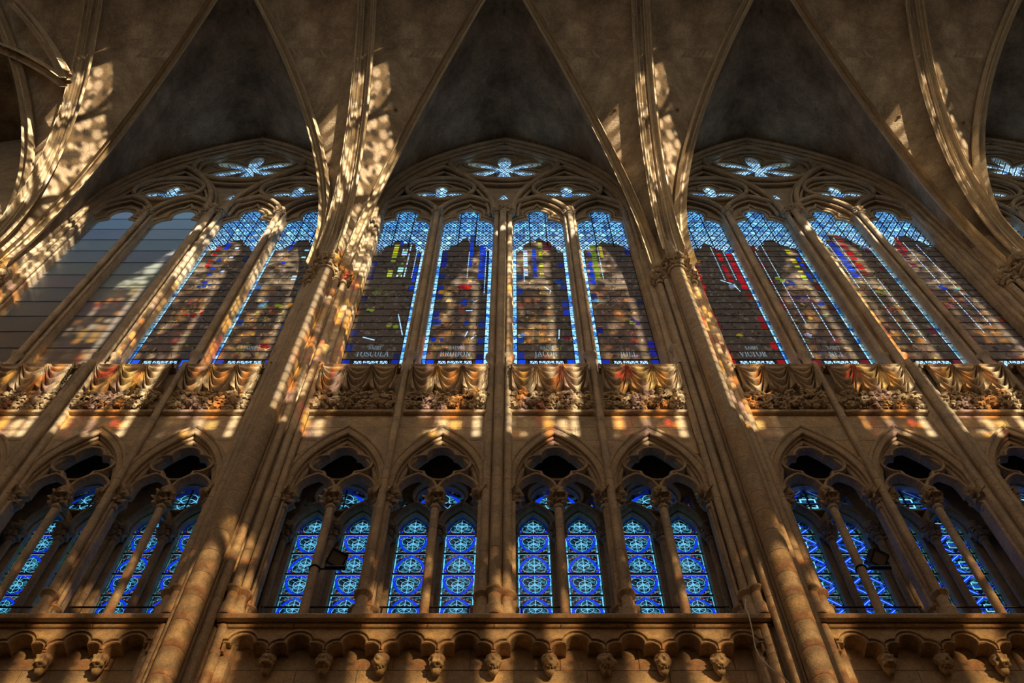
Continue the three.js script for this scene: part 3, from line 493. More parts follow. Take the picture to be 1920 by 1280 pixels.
{
  reseed(616); const mats = [M.wall, M.wallB, M.wallC];
  for (const k of [-1, 0, 1]) {
    const w = thing('wall_spandrel', `ashlar around the gallery arches, ${bayWord[k]}`, null, [bayX(k), 0, 0], null, 'structure');
    for (const [y0, y1] of [[16.42, 16.88], [16.88, 17.34], [17.34, 17.78], [17.78, 18.22], [18.22, 18.68]]) {
      const half = (y) => { const h = 0.92, rise = 1.84, R = (rise * rise + h * h) / (2 * h), d = y - 16.4; return d > rise ? -1 : Math.sqrt(R * R - d * d) - (R - h); };
      const hw = half(y0 + 0.1), cuts = [-3.5, ...ARCHES.flatMap((c) => hw > 0 ? [c - hw, c + hw] : []), 3.5];
      for (let i = 0; i < cuts.length; i += 2) { let x = cuts[i]; const end = cuts[i + 1]; while (end - x > 0.05) { let wd = Math.min(end - x, 0.5 + rnd() * 0.5); if (end - x - wd < 0.25) wd = end - x; obj('stone', finish([block(x + 0.003, x + wd - 0.003, y0 + 0.003, y1 - 0.003, -0.05, 0.004 + rnd() * 0.006, 0.005)], 0.3), mats[Math.floor(rnd() * 3)], w); x += wd; } }
    }
  }
}
// ---------------------------------------------------------------- gallery (triforium) arches
const tri = {};
{
  tri.hood = finish([sweep(withJambs(triArch(0), 16.3), roll(0.15, 0.02, 0.04)), sweep(withJambs(triArch(0), 16.3), [[0.12, -0.05], [0.12, 0.03], [0.05, 0.01], [0.03, -0.05], [-0.02, -0.08], [-0.02, -0.3], [0.1, -0.3]]), sweep(triArch(0), roll(0.04, -0.02, 0.035)), sweep(triArch(0, 0.68, 1.55), roll(0, -0.16, 0.045)), sweep(triArch(0, 0.66, 1.5), [[0.06, -0.17], [-0.03, -0.2], [-0.03, -0.32], [0.06, -0.32]])]);
  const half = (s) => pointed(0.345, 16.36, 0.52, s * 0.345, 8);
  tri.sub = [-1, 1].map((s) => finish([sweep(half(s), bar(0.085, -0.24, -0.08, 0.028))]));
  const q = []; // quatrefoil: four round lobes
  for (let L = 0; L < 4; L++) { const b = Math.PI - L * Math.PI / 2; for (let i = 0; i <= 12; i++) { const a = b + 1.5 - i / 12 * 3.0; q.push([0.27 * Math.cos(b) + 0.265 * Math.cos(a), 17.2 + 0.25 * Math.sin(b) + 0.265 * Math.sin(a)]); } }
  tri.quat = finish([sweep(q, bar(0.085, -0.24, -0.08, 0.028), true)]);
  tri.col = finish([shaftGeo(0.068, 13.02, 15.95, 0, -0.14, 16, 2.9)]);
  tri.colBase = finish([lathe([[0.001, 13], [0.12, 13], [0.12, 13.08], [0.085, 13.12], [0.1, 13.18], [0.068, 13.24]], 16).translate(0, 0, -0.14)]);
  tri.colCap = finish([capitalGeo(0.075, 15.9, 16.38, 0, -0.14, 21, 1.8)], 0.9);
  tri.jamb = finish([shaftGeo(0.05, 13.0, 15.95, 0, -0.1, 12, 2.4)]);
  tri.jambBase = finish([baseGeo(0.05, 13.0, 13.45, 0, -0.1)]);
  tri.jambCap = finish([capitalGeo(0.07, 15.85, 16.42, 0, -0.1, 31, 1.7)], 0.9);
  // the rear screen: paired arches, ring and inner colonnettes
  tri.inArch = finish([-1, 1].flatMap((s) => [sweep(pointed(0.36, 16.15, 0.66, s * 0.39, 8), bar(0.1, -0.78, -0.62, 0.03))]));
  tri.inRing = finish([sweep(circle(0, 17.1, 0.48, 30), bar(0.06, -0.78, -0.66, 0.025), true)]);
  tri.inCol = finish([shaftGeo(0.06, 13.0, 15.8, 0, -0.66, 12, 2.7)]);
  tri.inCap = finish([capitalGeo(0.07, 15.75, 16.18, 0, -0.66, 41, 1.75)], 0.9);
  // glass of the lancets
  tri.panes = Array.from({ length: 7 }, (_, i) => { const y1 = 16.74 - i * 0.52, y0 = y1 - 0.515, g = new THREE.PlaneGeometry(0.56, y1 - y0).translate(0, (y0 + y1) / 2, -0.9), p = g.attributes.position, uv = g.attributes.uv; for (let n = 0; n < 4; n++) uv.setXY(n, (p.getX(n) + 0.27) / 0.54, (p.getY(n) - 16.74) / 1.04); return g; });
  tri.ring = (() => { const g = new THREE.CircleGeometry(0.45, 28).translate(0, 17.1, -0.9), p = g.attributes.position, uv = g.attributes.uv; for (let n = 0; n < p.count; n++) uv.setXY(n, (p.getX(n) + 0.46) / 0.92, (p.getY(n) - 17.1) / 1.75 + 0.73); return g; })();
  tri.side = [-1, 1].map((s) => { const g = new THREE.PlaneGeometry(0.34, 0.6).translate(s * 0.6, 17.0, -0.9), p = g.attributes.position, uv = g.attributes.uv; for (let n = 0; n < 4; n++) uv.setXY(n, (p.getX(n) - s * 0.6 + 0.17) / 0.54, (p.getY(n) - 17.1) / 1.04); return g; });
  tri.bars = finish([...Array.from({ length: 7 }, (_, i) => box(-0.28, 0.28, 0, 0.025, -0.012, 0.012).translate(0, 16.22 - i * 0.52, -0.885))]);
  tri.cross = finish([box(-0.43, 0.43, 17.09, 17.115, -0.9, -0.88), box(-0.012, 0.012, 16.68, 17.52, -0.9, -0.88)]);
  tri.rail = finish([new THREE.CylinderGeometry(0.014, 0.014, 1.3, 8).rotateZ(Math.PI / 2).translate(0, 13.62, -0.22), box(-0.63, -0.605, 13.0, 13.62, -0.23, -0.21), box(0.605, 0.63, 13.0, 13.62, -0.23, -0.21)]);
}
const archWord = ['leftmost', 'second from left', 'second from right', 'rightmost'];
const bayAt = { '-1': 'below the grey-light window', 0: 'below the middle window', 1: 'below the red-bordered window' };
for (const k of [-1, 0, 1]) ARCHES.forEach((c, i) => {
  const x = bayX(k) + c;
  const a = thing('gallery_arch', `${archWord[i]} pointed gallery arch with quatrefoil and slim column, ${bayAt[k]}`, 'arch', [x, 0, 0], 'gallery arches');
  obj('arch_moulding', tri.hood, M.tracery, a); tri.sub.forEach((g) => obj('sub_arch', g, M.tracery, a)); obj('quatrefoil', tri.quat, M.tracery, a);
  const col = obj('column', tri.col, M.shaft, a); obj('base', tri.colBase, M.shaft, col); obj('capital', tri.colCap, M.carve, col);
  for (const s of [-1, 1]) { const j = obj('jamb_shaft', tri.jamb, M.shaft, a); j.position.x = s * 0.76; obj('base', tri.jambBase, M.shaft, j); obj('capital', tri.jambCap, M.carve, j); }
  const n = 4 + 4 * (k + 1) + i + 1;
  const w = thing(`window_${20 + n}`, `paired blue lancets and rose behind the ${archWord[i]} gallery arch, ${bayAt[k]}`, null, [x, 0, 0], null, 'structure');
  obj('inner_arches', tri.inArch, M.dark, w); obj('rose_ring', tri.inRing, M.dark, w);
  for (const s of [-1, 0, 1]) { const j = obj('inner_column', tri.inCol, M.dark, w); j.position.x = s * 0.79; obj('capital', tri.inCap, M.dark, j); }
  const gm = k === 1 ? lancetGlass.cross : k === -1 && i < 3 ? lancetGlass.teal : lancetGlass.ring;
  for (const s of [-1, 1]) { const L = sub('lancet', w, [s * 0.395, 0, 0]); tri.panes.forEach((g) => obj('pane', g, gm, L)); obj('saddle_bars', tri.bars, M.lead, L); }
  obj('rose_pane', tri.ring, gm, w); tri.side.forEach((g) => obj('side_pane', g, gm, w)); obj('glazing_cross', tri.cross, M.lead, w);
  const r = thing('safety_rail', `black rail across the foot of the ${archWord[i]} gallery arch, ${bayAt[k]}`, 'rail', [x, 0, 0], 'gallery rails');
  obj('bar', tri.rail, M.iron, r);
});
// shafts on the wall between the gallery arches, rising to the clerestory mullions
{
  const thin = { s: finish([shaftGeo(0.068, 13.0, SILL - 0.05, 0, 0.06, 14, 1.9)]), b: finish([baseGeo(0.07, 13.0, 13.6, 0, 0.06)]) };
  const tripleS = [[0, 0.1, 0.085], [-0.175, 0.03, 0.075], [0.175, 0.03, 0.075]].map(([x, z, r]) => [finish([shaftGeo(r, 13.0, SILL - 0.05, x, z, 14, 1.9)]), finish([baseGeo(r, 13.0, 13.6, x, z)])]);
  const filler = finish([skin([13.0, SILL].map((y) => [[-0.3, 0], [-0.24, 0.02], [-0.1, 0.03], [-0.08, 0.06], [0.08, 0.06], [0.1, 0.03], [0.24, 0.02], [0.3, 0], [0.3, -0.2], [-0.3, -0.2]].reverse().map(([x, z]) => [x, y, z])), false, true)]);
  for (const k of [-1, 0, 1]) {
    for (const s of [-1, 1]) { const t = thing('wall_shaft', `single slim shaft rising between the two ${s < 0 ? 'left' : 'right'} gallery arches, ${bayAt[k]}`, 'shaft', [bayX(k) + s * 1.86, 0, 0], 'wall shafts'); obj('shaft', thin.s, M.shaft, t); obj('base', thin.b, M.shaft, t); }
    const t = thing('wall_shaft', `cluster of three shafts rising up the middle, ${bayAt[k]}`, 'shaft', [bayX(k), 0, 0], 'wall shafts');
    obj('backing', filler, M.shaft, t); for (const [g, b] of tripleS) { obj('shaft', g, M.shaft, t); obj('base', b, M.shaft, t); }
  }
}

// ---------------------------------------------------------------- ledge and trefoil arcade
const arcade = (() => {
  const y1 = 12.86, pts = [[-3.6, y1], [-3.6, 12.42]], open = [];
  const pitch = 0.743;
  const foot = (c, o) => { // outline of a trefoil made of three round lobes, grown outwards by o
    const R1 = 0.122 + o, R2 = 0.15 + o, dx = 0.222, dy = 0.125, D = Math.hypot(dx, dy), m = (D * D + R1 * R1 - R2 * R2) / (2 * D), h = Math.sqrt(Math.max(0, R1 * R1 - m * m));
    const ix = -0.222 + (dx * m - dy * h) / D, iy = 12.43 + (dy * m + dx * h) / D, a1 = Math.atan2(iy - 12.43, ix + 0.222), a2 = Math.atan2(iy - 12.555, ix), p = [];
    const e2 = a2 < 0 ? a2 + 2 * Math.PI : a2;
    for (let i = 0; i <= 8; i++) { const a = Math.PI + (a1 - Math.PI) * i / 8; p.push([c - 0.222 + R1 * Math.cos(a), 12.43 + R1 * Math.sin(a)]); }
    for (let i = 0; i <= 14; i++) { const a = e2 + (Math.PI - 2 * e2) * i / 14; p.push([c + R2 * Math.cos(a), 12.555 + R2 * Math.sin(a)]); }
    for (let i = 8; i >= 0; i--) { const [x, y] = p[i]; p.push([2 * c - x, y]); }
    return p;
  };
  for (let k = -5; k < 5; k++) {
    const c = (k + 0.5) * pitch, q = foot(c, 0).map(([x, y]) => [Math.max(-3.56, Math.min(3.56, x)), y]); open.push(c);
    pts.push([Math.max(-3.58, q[0][0]), 12.4], ...q, [Math.min(3.58, q[q.length - 1][0]), 12.4]);
  }
  pts.push([3.6, 12.42], [3.6, y1]);
  const band = (prof) => open.map((c) => skin(prof.map(([o, z]) => foot(c, o).map(([x, y]) => [Math.max(c - pitch / 2, -3.6, Math.min(c + pitch / 2, 3.6, x)), y, z])), false, false, false));
  const hood = band([[0.05, 0.07], [0.055, 0.11], [0.082, 0.115], [0.09, 0.07]]), inner = band([[0.004, 0.07], [0.006, 0.088], [0.028, 0.094], [0.034, 0.07]]);
  return { panel: finish([plate(pts.reverse(), [], -0.16, 0.075)], 0.4), hood: finish([...hood, ...inner], 0.5) };
})();
const ledgeGeo = finish([skin([-3.76, 3.76].map((x) => [[-0.25, 13.0], [0.16, 13.0], [0.215, 12.985], [0.225, 12.95], [0.21, 12.9], [0.16, 12.895], [0.12, 12.91], [0.11, 12.87], [-0.25, 12.87]].map(([z, y]) => [x, y, z])), false, true)], 0.4);
function headGeo(v) { // small carved corbel head, face forward and a little down, tapering to the wall below
  const g = new THREE.SphereGeometry(1, 30, 26), p = g.attributes.position, d = new THREE.Vector3(), bump = (x, y, z, s, h) => h * Math.exp(-((d.x - x) ** 2 + (d.y - y) ** 2 + (d.z - z) ** 2) / (s * s));
  for (let i = 0; i < p.count; i++) {
    d.fromBufferAttribute(p, i).normalize(); let r = 1;
    if (v === 3) { r += 0.16 * Math.sin(7 * Math.atan2(d.z, d.x)) * (1 - d.y * d.y) + 0.12 * Math.sin(9 * d.y); } // leafy bud
    else {
      r += bump(0, -0.08, 1, 0.2, 0.3) + bump(0, 0.12, 0.98, 0.16, 0.12);                                     // nose
      r += bump(-0.34, 0.3, 0.85, 0.2, 0.16) + bump(0.34, 0.3, 0.85, 0.2, 0.16) - bump(-0.32, 0.08, 0.92, 0.17, 0.22) - bump(0.32, 0.08, 0.92, 0.17, 0.22); // brows, sockets
      r += bump(-0.32, 0.07, 0.94, 0.09, 0.14) + bump(0.32, 0.07, 0.94, 0.09, 0.14);                         // eyeballs
      r += bump(-0.5, -0.25, 0.8, 0.25, 0.12) + bump(0.5, -0.25, 0.8, 0.25, 0.12) - bump(0, -0.46, 0.88, v === 1 ? 0.2 : 0.12, v === 1 ? 0.3 : 0.14) + bump(0, -0.74, 0.66, 0.24, 0.16); // cheeks, mouth, chin
      r += bump(-0.97, 0.05, 0.1, v === 2 ? 0.3 : 0.2, v === 2 ? 0.5 : 0.2) + bump(0.97, 0.05, 0.1, v === 2 ? 0.3 : 0.2, v === 2 ? 0.5 : 0.2); // ears
      if (d.y > 0.35 || d.z < 0.35) r += 0.07 + 0.06 * Math.sin(16 * Math.atan2(d.x, d.y) + (v === 1 ? 2 * d.z : 0)); // locks of hair
    }
    p.setXYZ(i, d.x * r * 0.092, 12.285 + d.y * r * 0.12, 0.0 + d.z * r * 0.095);
  }
  const neck = lathe([[0.001, 12.1], [0.035, 12.11], [0.06, 12.15], [0.085, 12.24], [0.08, 12.33], [0.105, 12.37], [0.11, 12.405], [0.001, 12.41]], 14).scale(1, 1, 0.9).translate(0, 0, -0.055);
  return finish([g, neck], 0.8);
}
const heads = [0, 1, 2, 3].map(headGeo);
const headWord = ['calm carved face', 'open-mouthed carved face with curled hair', 'big-eared carved beast head', 'carved leaf bud'];
const ordinal = ['first', 'second', 'third', 'fourth', 'fifth', 'sixth', 'seventh', 'eighth', 'ninth'];
const headPick = { '-1': [3, 0, 2, 3, 0, 1, 3, 3, 3], 0: [3, 3, 0, 3, 0, 0, 2, 1, 2], 1: [3, 0, 3, 2, 0, 1, 3, 0, 2] };
for (const k of [-1, 0, 1]) {
  const t = thing('trefoil_arcade', `row of small trefoil arches under the ledge, ${bayAt[k]}`, 'arcade', [bayX(k), 0, 0], 'trefoil arcades');
  obj('panel', arcade.panel, M.wallB, t); obj('moulding', arcade.hood, M.wallB, t);
  // the band above: cut stones with open joints
  for (let i = -4; i < 4; i++) obj('stone', finish([block(i * 0.905 + 0.006, (i + 1) * 0.905 - 0.006, 12.835, 12.9, -0.05, 0.115, 0.01)], 0.3), M.wallB, t);
  const l = thing('stone_ledge', `projecting stone ledge the gallery arches stand on, ${bayAt[k]}`, 'ledge', [bayX(k), 0, 0], 'stone ledges'); obj('moulding', ledgeGeo, M.wall, l);
  for (let i = -4; i <= 4; i++) {
    const v = headPick[k][i + 4], h = obj('corbel_head', heads[v], M.carve); h.position.set(bayX(k) + i * 0.743, 0, 0); if (v !== 3) h.rotation.y = (i % 3) * 0.12;
    tag(h, `${headWord[v]} as corbel, ${ordinal[i + 4]} from left, ${bayAt[k]}`, 'corbel', 'corbels of the trefoil arcade');
  }
}

// ---------------------------------------------------------------- carved drapery and foliage band
const drape = (() => {
  const nx = 120, ny = 60, w = 1.5, top = 20.52, h = 1.02, rows = [];
  for (let j = 0; j <= ny; j++) {
    const row = [];
    for (let i = 0; i <= nx; i++) {
      const X = i / nx, s = X * 3, n = Math.min(2, Math.floor(s)), u = (s - n) * 2 - 1, e = 1 - u * u * 0.985;
      const hem = 0.74 + 0.22 * (1 - u * u) + 0.03 * Math.sin(6 * u + n), v = j / ny * hem, f = v / (0.16 + 0.95 * e);
      const edge = Math.pow(Math.abs(u), 10), fold = Math.sin(Math.min(1, f) * 2 * Math.PI * 4.4 - 1.2) * (1 - edge * 0.6) * Math.min(1, v * 6);
      const hang = Math.exp(-Math.pow((1 - Math.abs(u)) / 0.16, 2));
      let z = 0.08 + 0.075 * (1 - 2 * Math.pow(0.5 - 0.5 * fold, 1.6)) + 0.04 * (1 - v) + hang * 0.06 * (1 + 0.6 * Math.sin(40 * u)) + 0.05 * Math.sin(Math.PI * Math.min(1, f));
      if (j === ny) z -= 0.02;
      row.push([-w / 2 + X * w, top - v * h, z]);
    }
    rows.push(row);
  }
  // fold the hem back to the wall
  rows.push(rows[ny].map(([x, y]) => [x, y + 0.005, -0.02]));
  rows.unshift(rows[0].map(([x, y]) => [x, y, -0.02]));
  return finish([skin(rows, false, false)], 1.1);
})();
const leafGeo = (s) => { // one curled five-lobed vine leaf
  const n = 15, v = [], pt = (a, t) => { const L = 0.55 + 0.45 * Math.abs(Math.cos(2.5 * a)), r = t * L; return [r * Math.cos(a), r * Math.sin(a), 0.5 * t * (1 - t) * 2.2 + 0.35 * Math.sin(2 * a + s) * t * t - 0.3 * t * t]; };
  for (let i = 0; i < n; i++) { const a = i / n * 6.2832, b = (i + 1) / n * 6.2832; v.push(0, 0, 0.05, ...pt(a, 0.55), ...pt(b, 0.55), ...pt(a, 0.55), ...pt(a, 1), ...pt(b, 1), ...pt(a, 0.55), ...pt(b, 1), ...pt(b, 0.55)); }
  return fromTris(v);
};
const foliage = (sd) => {
  reseed(sd); const out = [];
  for (let i = 0; i < 170; i++) {
    const r = 0.05 + rnd() * 0.05, g = leafGeo(rnd() * 6).scale(r, r, r * 1.1); g.rotateZ(rnd() * 6.28); g.rotateX((rnd() - 0.5) * 1.3 + 0.25); g.rotateY((rnd() - 0.5) * 1.3);
    out.push(g.translate(-0.72 + rnd() * 1.44, 18.99 + rnd() * 0.58, 0.03 + rnd() * 0.15));
  }
  for (let i = 0; i < 7; i++) { const x = -0.7 + i * 0.22, c = new THREE.CatmullRomCurve3([0, 1, 2, 3].map((n) => new THREE.Vector3(x + n * 0.09 - 0.1, 19.04 + 0.5 * rnd(), 0.05 + 0.08 * rnd()))); out.push(strip(new THREE.TubeGeometry(c, 10, 0.017, 6))); }
  return finish(out, 0.9);
};
const foliages = [foliage(61), foliage(62)];
const PANELX = [-2.745, -0.97, 0.97, 2.745];
const lowGeo = finish([block(-0.79, 0.79, 18.86, 18.94, -0.05, 0.1, 0.02)], 0.4), sillGeo = finish([box(-0.78, 0.78, 20.5, 20.64, -0.4, 0.13)], 0.4), lipGeo = finish([sweep([[-0.79, 20.64], [0.79, 20.64]], [[0.03, 0.05], [0.03, 0.13], [-0.03, 0.165], [-0.07, 0.13], [-0.07, 0.05]])], 0.4);
for (const k of [-1, 0, 1]) PANELX.forEach((c, i) => {
  const t = thing('drapery_relief', `${archWord[i]} carved stone drapery panel over a leafy band, ${bayAt[k]}`, 'relief', [bayX(k) + c, -0.22, 0], 'drapery panels');
  obj('drapery', drape, M.carve, t); const f = obj('leaf_band', foliages[(i + k + 3) % 2], M.carve, t); f.userData.kind = 'stuff'; obj('cornice', sillGeo, M.wall, t); obj('moulding', lipGeo, M.wall, t); obj('moulding', lowGeo, M.wall, t);
});

// ---------------------------------------------------------------- piers
const pier = {};
{
  const plan = [[-0.62, -0.3], [-0.6, 0.0], [-0.55, 0.0], [-0.46, 0.0], [-0.42, 0.03], [-0.33, 0.03], [-0.3, 0.08], [-0.2, 0.1], [-0.17, 0.22], [-0.1, 0.3], [0.1, 0.3], [0.17, 0.22], [0.2, 0.1], [0.3, 0.08], [0.33, 0.03], [0.42, 0.03], [0.46, 0.0], [0.55, 0.0], [0.6, 0.0], [0.62, -0.3]];
  pier.core = finish([skin([0, 27].map((y) => plan.slice().reverse().map(([x, z]) => [x, y, z])), false, true)], 0.4);
  pier.drum = [0, 1, 2].map((q) => finish([lathe([[0.001, 0.0], [0.163, 0.0], [0.17, 0.007], [0.17, 0.483 + 0.0 * q], [0.163, 0.49], [0.001, 0.49]], 28)], 0.5));
  pier.low = finish([shaftGeo(0.17, 0, 11.0, 0, 0, 24)]);
  pier.B = (s) => finish([shaftGeo(0.07, 0, 24.5, s * 0.245, 0.225, 14, 1.7)]);
  pier.fillet = (s) => finish([skin([0, 24.6].map((y) => [[0.155, 0.2], [0.158, 0.31], [0.178, 0.31], [0.185, 0.2]].map(([x, z]) => [s * x, y, z])), false, true)], 0.3);
  pier.C = (s) => finish([shaftGeo(0.072, LEDGE, 24.5, s * 0.39, 0.115, 14, 1.8)]);
  pier.D = (s) => finish([shaftGeo(0.066, LEDGE, SILL, s * 0.52, 0.06, 14, 1.6)]);
  pier.Cb = (s) => finish([baseGeo(0.072, LEDGE, LEDGE + 0.62, s * 0.39, 0.115)]);
  pier.Db = (s) => finish([baseGeo(0.066, LEDGE, LEDGE + 0.6, s * 0.52, 0.06)]);
  pier.low2 = (s) => finish([shaftGeo(0.08, 0, 12.9, s * 0.4, 0.05, 14, 1.4), shaftGeo(0.06, 0, 12.42, s * 0.52, -0.08, 14, 1.4)]);
  pier.capM = finish([capitalGeo(0.18, 24.46, CAPY, 0, 0.4, 71, 1.55)], 0.9);
  pier.capB = (s) => finish([capitalGeo(0.075, 24.45, CAPY - 0.1, s * 0.25, 0.24, 72, 1.9)], 0.9);
  pier.capC = (s) => finish([capitalGeo(0.078, 24.42, CAPY - 0.15, s * 0.39, 0.15, 73, 2.3)], 0.9);
  const ab = [[-0.56, -0.3], [-0.56, 0.16], [-0.44, 0.36], [-0.28, 0.42], [-0.24, 0.6], [-0.12, 0.7], [0.12, 0.7], [0.24, 0.6], [0.28, 0.42], [0.44, 0.36], [0.56, 0.16], [0.56, -0.3]].reverse(), at = (y, k) => ab.map(([x, z]) => [x * k, y, z > 0 ? z * k : z]);
  pier.abacus = finish([skin([at(24.98, 0.93), at(25.02, 1), at(25.1, 1), at(25.12, 0.97)], false, true)], 0.4);
  pier.springer = finish([skin([at(25.1, 0.9), at(25.9, 0.82), at(26.8, 0.7), at(28, 0.55)], false, true)], 0.4);
  pier.jb = (s) => finish([baseGeo(0.07, SILL - 0.1, SILL + 0.72, s * 0.46, 0.03)]);
}
const sidePairs = {}; for (const n of ['B', 'fillet', 'C', 'D', 'Cb', 'Db', 'low2', 'capB', 'capC', 'jb']) sidePairs[n] = { '-1': pier[n](-1), 1: pier[n](1) };
const pierWord = { '-1.5': 'clustered pier with its ribs at the left edge of the frame', '-0.5': 'full clustered pier left of the window of blue bordered saints', 0.5: 'full clustered pier right of the window of blue bordered saints', 1.5: 'clustered pier at the right edge, right of the window with the red bordered light' };
for (let k = -1.5; k <= 1.5; k++) {
  const t = thing('clustered_pier', pierWord[k], 'pier', [bayX(k), 0, 0], 'clustered piers');
  obj('core', pier.core, M.shaft, t); const low = obj('main_shaft', pier.low, M.shaft, t); low.position.z = 0.4;
  reseed(900 + k * 2); const top = sub('main_shaft', t, [0, 0, 0.4]);
  for (let i = 0; i < 28; i++) { const d = obj('drum', pier.drum[i % 3], [M.shaft, M.wall, M.shaft, M.wallB][Math.floor(rnd() * 4)], top); d.position.y = 11 + i * 0.49; d.rotation.y = rnd() * 6.28; }
  for (const s of [-1, 1]) {
    for (const n of ['B', 'C', 'D', 'low2']) obj('shaft', sidePairs[n][s], M.shaft, t);
    obj('fillet', sidePairs.fillet[s], M.shaft, t);
    for (const n of ['Cb', 'Db', 'jb']) obj('base', sidePairs[n][s], M.shaft, t);
    for (const n of ['capB', 'capC']) obj('capital', sidePairs[n][s], M.carve, t);
  }
  obj('capital', pier.capM, M.carve, t); obj('abacus', pier.abacus, M.carve, t); obj('springer', pier.springer, M.shaft, t);
}

// ---------------------------------------------------------------- vault: ribs and webs
const R_T = 13.1, Z_T0 = 0.7;
const transPt = (t) => { const zc = Z_T0 + R_T, end = Math.acos((zc - ZM) / R_T), a = t * end; return [0, CAPY + R_T * Math.sin(a), zc - R_T * Math.cos(a)]; }; // t 0..1, plane x = 0
const D_OFF = 0.32, D_Z0 = 0.3, D_H = 36.26, D_UP = 0.38;
const diagPt = (t) => { const L = Math.hypot(HB - D_OFF, ZM - D_Z0), H = D_H - CAPY - D_UP, R = (H * H + L * L) / (2 * L), end = Math.asin(Math.min(1, H / R)), a = t * (H > R ? Math.PI - end : end), s = R - R * Math.cos(a); return [-HB + D_OFF + (HB - D_OFF) * s / L, CAPY + D_UP * Math.min(1, t * 12) + R * Math.sin(a), D_Z0 + (ZM - D_Z0) * s / L]; }; // from the left pier to the key, bay-local
const wallPt = (() => { const pts = [[-3.62, CAPY], ...pointed(A_HALF + 0.2, A_SPRING, A_RISE + 0.35, 0, 20).slice(0, 21)], L = [0]; for (let i = 1; i < pts.length; i++) L.push(L[i - 1] + Math.hypot(pts[i][0] - pts[i - 1][0], pts[i][1] - pts[i - 1][1])); return (t) => { const d = t * L[L.length - 1]; let i = 1; while (i < pts.length - 1 && L[i] < d) i++; const f = Math.min(1, (d - L[i - 1]) / (L[i] - L[i - 1] || 1)); return [pts[i - 1][0] + (pts[i][0] - pts[i - 1][0]) * f, pts[i - 1][1] + (pts[i][1] - pts[i - 1][1]) * f, -0.05]; }; })();
const UPZ = 0.2; // webs sit above the rib faces
function ribSweep(fn, side, sec, t0 = 0, t1 = 1, n = 30, cut = false) { // sec: [b, n] with n towards the room
  const rows = [], S = new THREE.Vector3(...side);
  for (let i = 0; i <= n; i++) {
    const e = cut ? 0.03 : 0, w = i === 0 ? 0 : i === n ? 1 : e + (1 - 2 * e) * (i - 1) / (n - 2), t = t0 + (t1 - t0) * (cut ? w : i / n), p = new THREE.Vector3(...fn(t)), q = new THREE.Vector3(...fn(Math.min(1, t + 0.004))), q0 = new THREE.Vector3(...fn(Math.max(0, t - 0.004)));
    const T = q.sub(q0).normalize(), N = new THREE.Vector3().crossVectors(T, S).normalize();
    const inset = cut && ((i === 0 && t0 > 0) || (i === n && t1 < 1)) ? 0.014 : 0;
    rows.push(sec.map(([b, k]) => [b, k - inset]).map(([b, k]) => p.clone().addScaledVector(S, b).addScaledVector(N, k).toArray()));
  }
  return skin(rows, false, false);
}
const secT = section(0.29, [[0, 0.14, 0.085], [-0.105, 0.06, 0.022], [0.105, 0.06, 0.022], [-0.175, 0.02, 0.045], [0.175, 0.02, 0.045], [-0.262, -0.08, 0.028], [0.262, -0.08, 0.028], [0, -0.13, 0.16], [-0.17, -0.2, 0.1], [0.17, -0.2, 0.1]], -0.28, 84);
const secD = section(0.13, [[0, 0.04, 0.06], [-0.095, -0.06, 0.034], [0.095, -0.06, 0.034], [0, -0.14, 0.1]], -0.24, 48);
// ribs are cut into voussoirs
const NT = 12, ND = 13;
const transV = Array.from({ length: NT }, (_, i) => finish([ribSweep(transPt, [1, 0, 0], secT, i / NT, (i + 1) / NT, 6, true)], 0.55));
const dDir = new THREE.Vector3(HB - D_OFF, 0, ZM - D_Z0).normalize(), dSide = [dDir.z, 0, -dDir.x];
const diagV = Array.from({ length: ND }, (_, i) => finish([ribSweep(diagPt, dSide, secD, i / ND, (i + 1) / ND, 6, true)], 0.55));
const mirrorX = (g) => { const o = g.clone().scale(-1, 1, 1); for (const a of Object.values(o.attributes)) for (let i = 0; i < a.count; i += 3) for (let c = 0; c < a.itemSize; c++) { const q = a.array, u = (i + 1) * a.itemSize + c, w = u + a.itemSize, h = q[u]; q[u] = q[w]; q[w] = h; } return o; }, diagVR = diagV.map(mirrorX);
const transWhole = finish([ribSweep(transPt, [1, 0, 0], secT)]), diagWhole = finish([ribSweep(diagPt, dSide, secD)]);
const ruled = (fa, fb, nu = 34, nv = 12, bulge = 0, up = 0) => { const rows = []; for (let i = 0; i <= nu; i++) { const a = fa(i / nu), b = fb(i / nu), r = []; for (let j = 0; j <= nv; j++) { const f = j / nv, k = bulge * 4 * f * (1 - f) * Math.min(1, i / nu * 2); r.push([a[0] + (b[0] - a[0]) * f, a[1] + (b[1] - a[1]) * f + k + up, a[2] + (b[2] - a[2]) * f]); } rows.push(r); } return skin(rows, false, false); };
const off = (fn, dz, dy) => (t) => { const p = fn(t); return [p[0], p[1] + dy * t, p[2] - dz * (1 - t)]; };
const tL = (t) => { const p = transPt(t); return [-HB, p[1], p[2]]; };
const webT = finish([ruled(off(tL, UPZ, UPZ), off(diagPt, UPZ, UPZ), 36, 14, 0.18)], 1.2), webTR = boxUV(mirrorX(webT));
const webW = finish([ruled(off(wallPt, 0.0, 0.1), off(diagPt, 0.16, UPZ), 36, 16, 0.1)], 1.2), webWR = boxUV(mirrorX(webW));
const wordV = { '-1.5': 'left edge pier', '-0.5': 'pier left of the middle window', 0.5: 'pier right of the middle window', 1.5: 'pier at the right edge' };
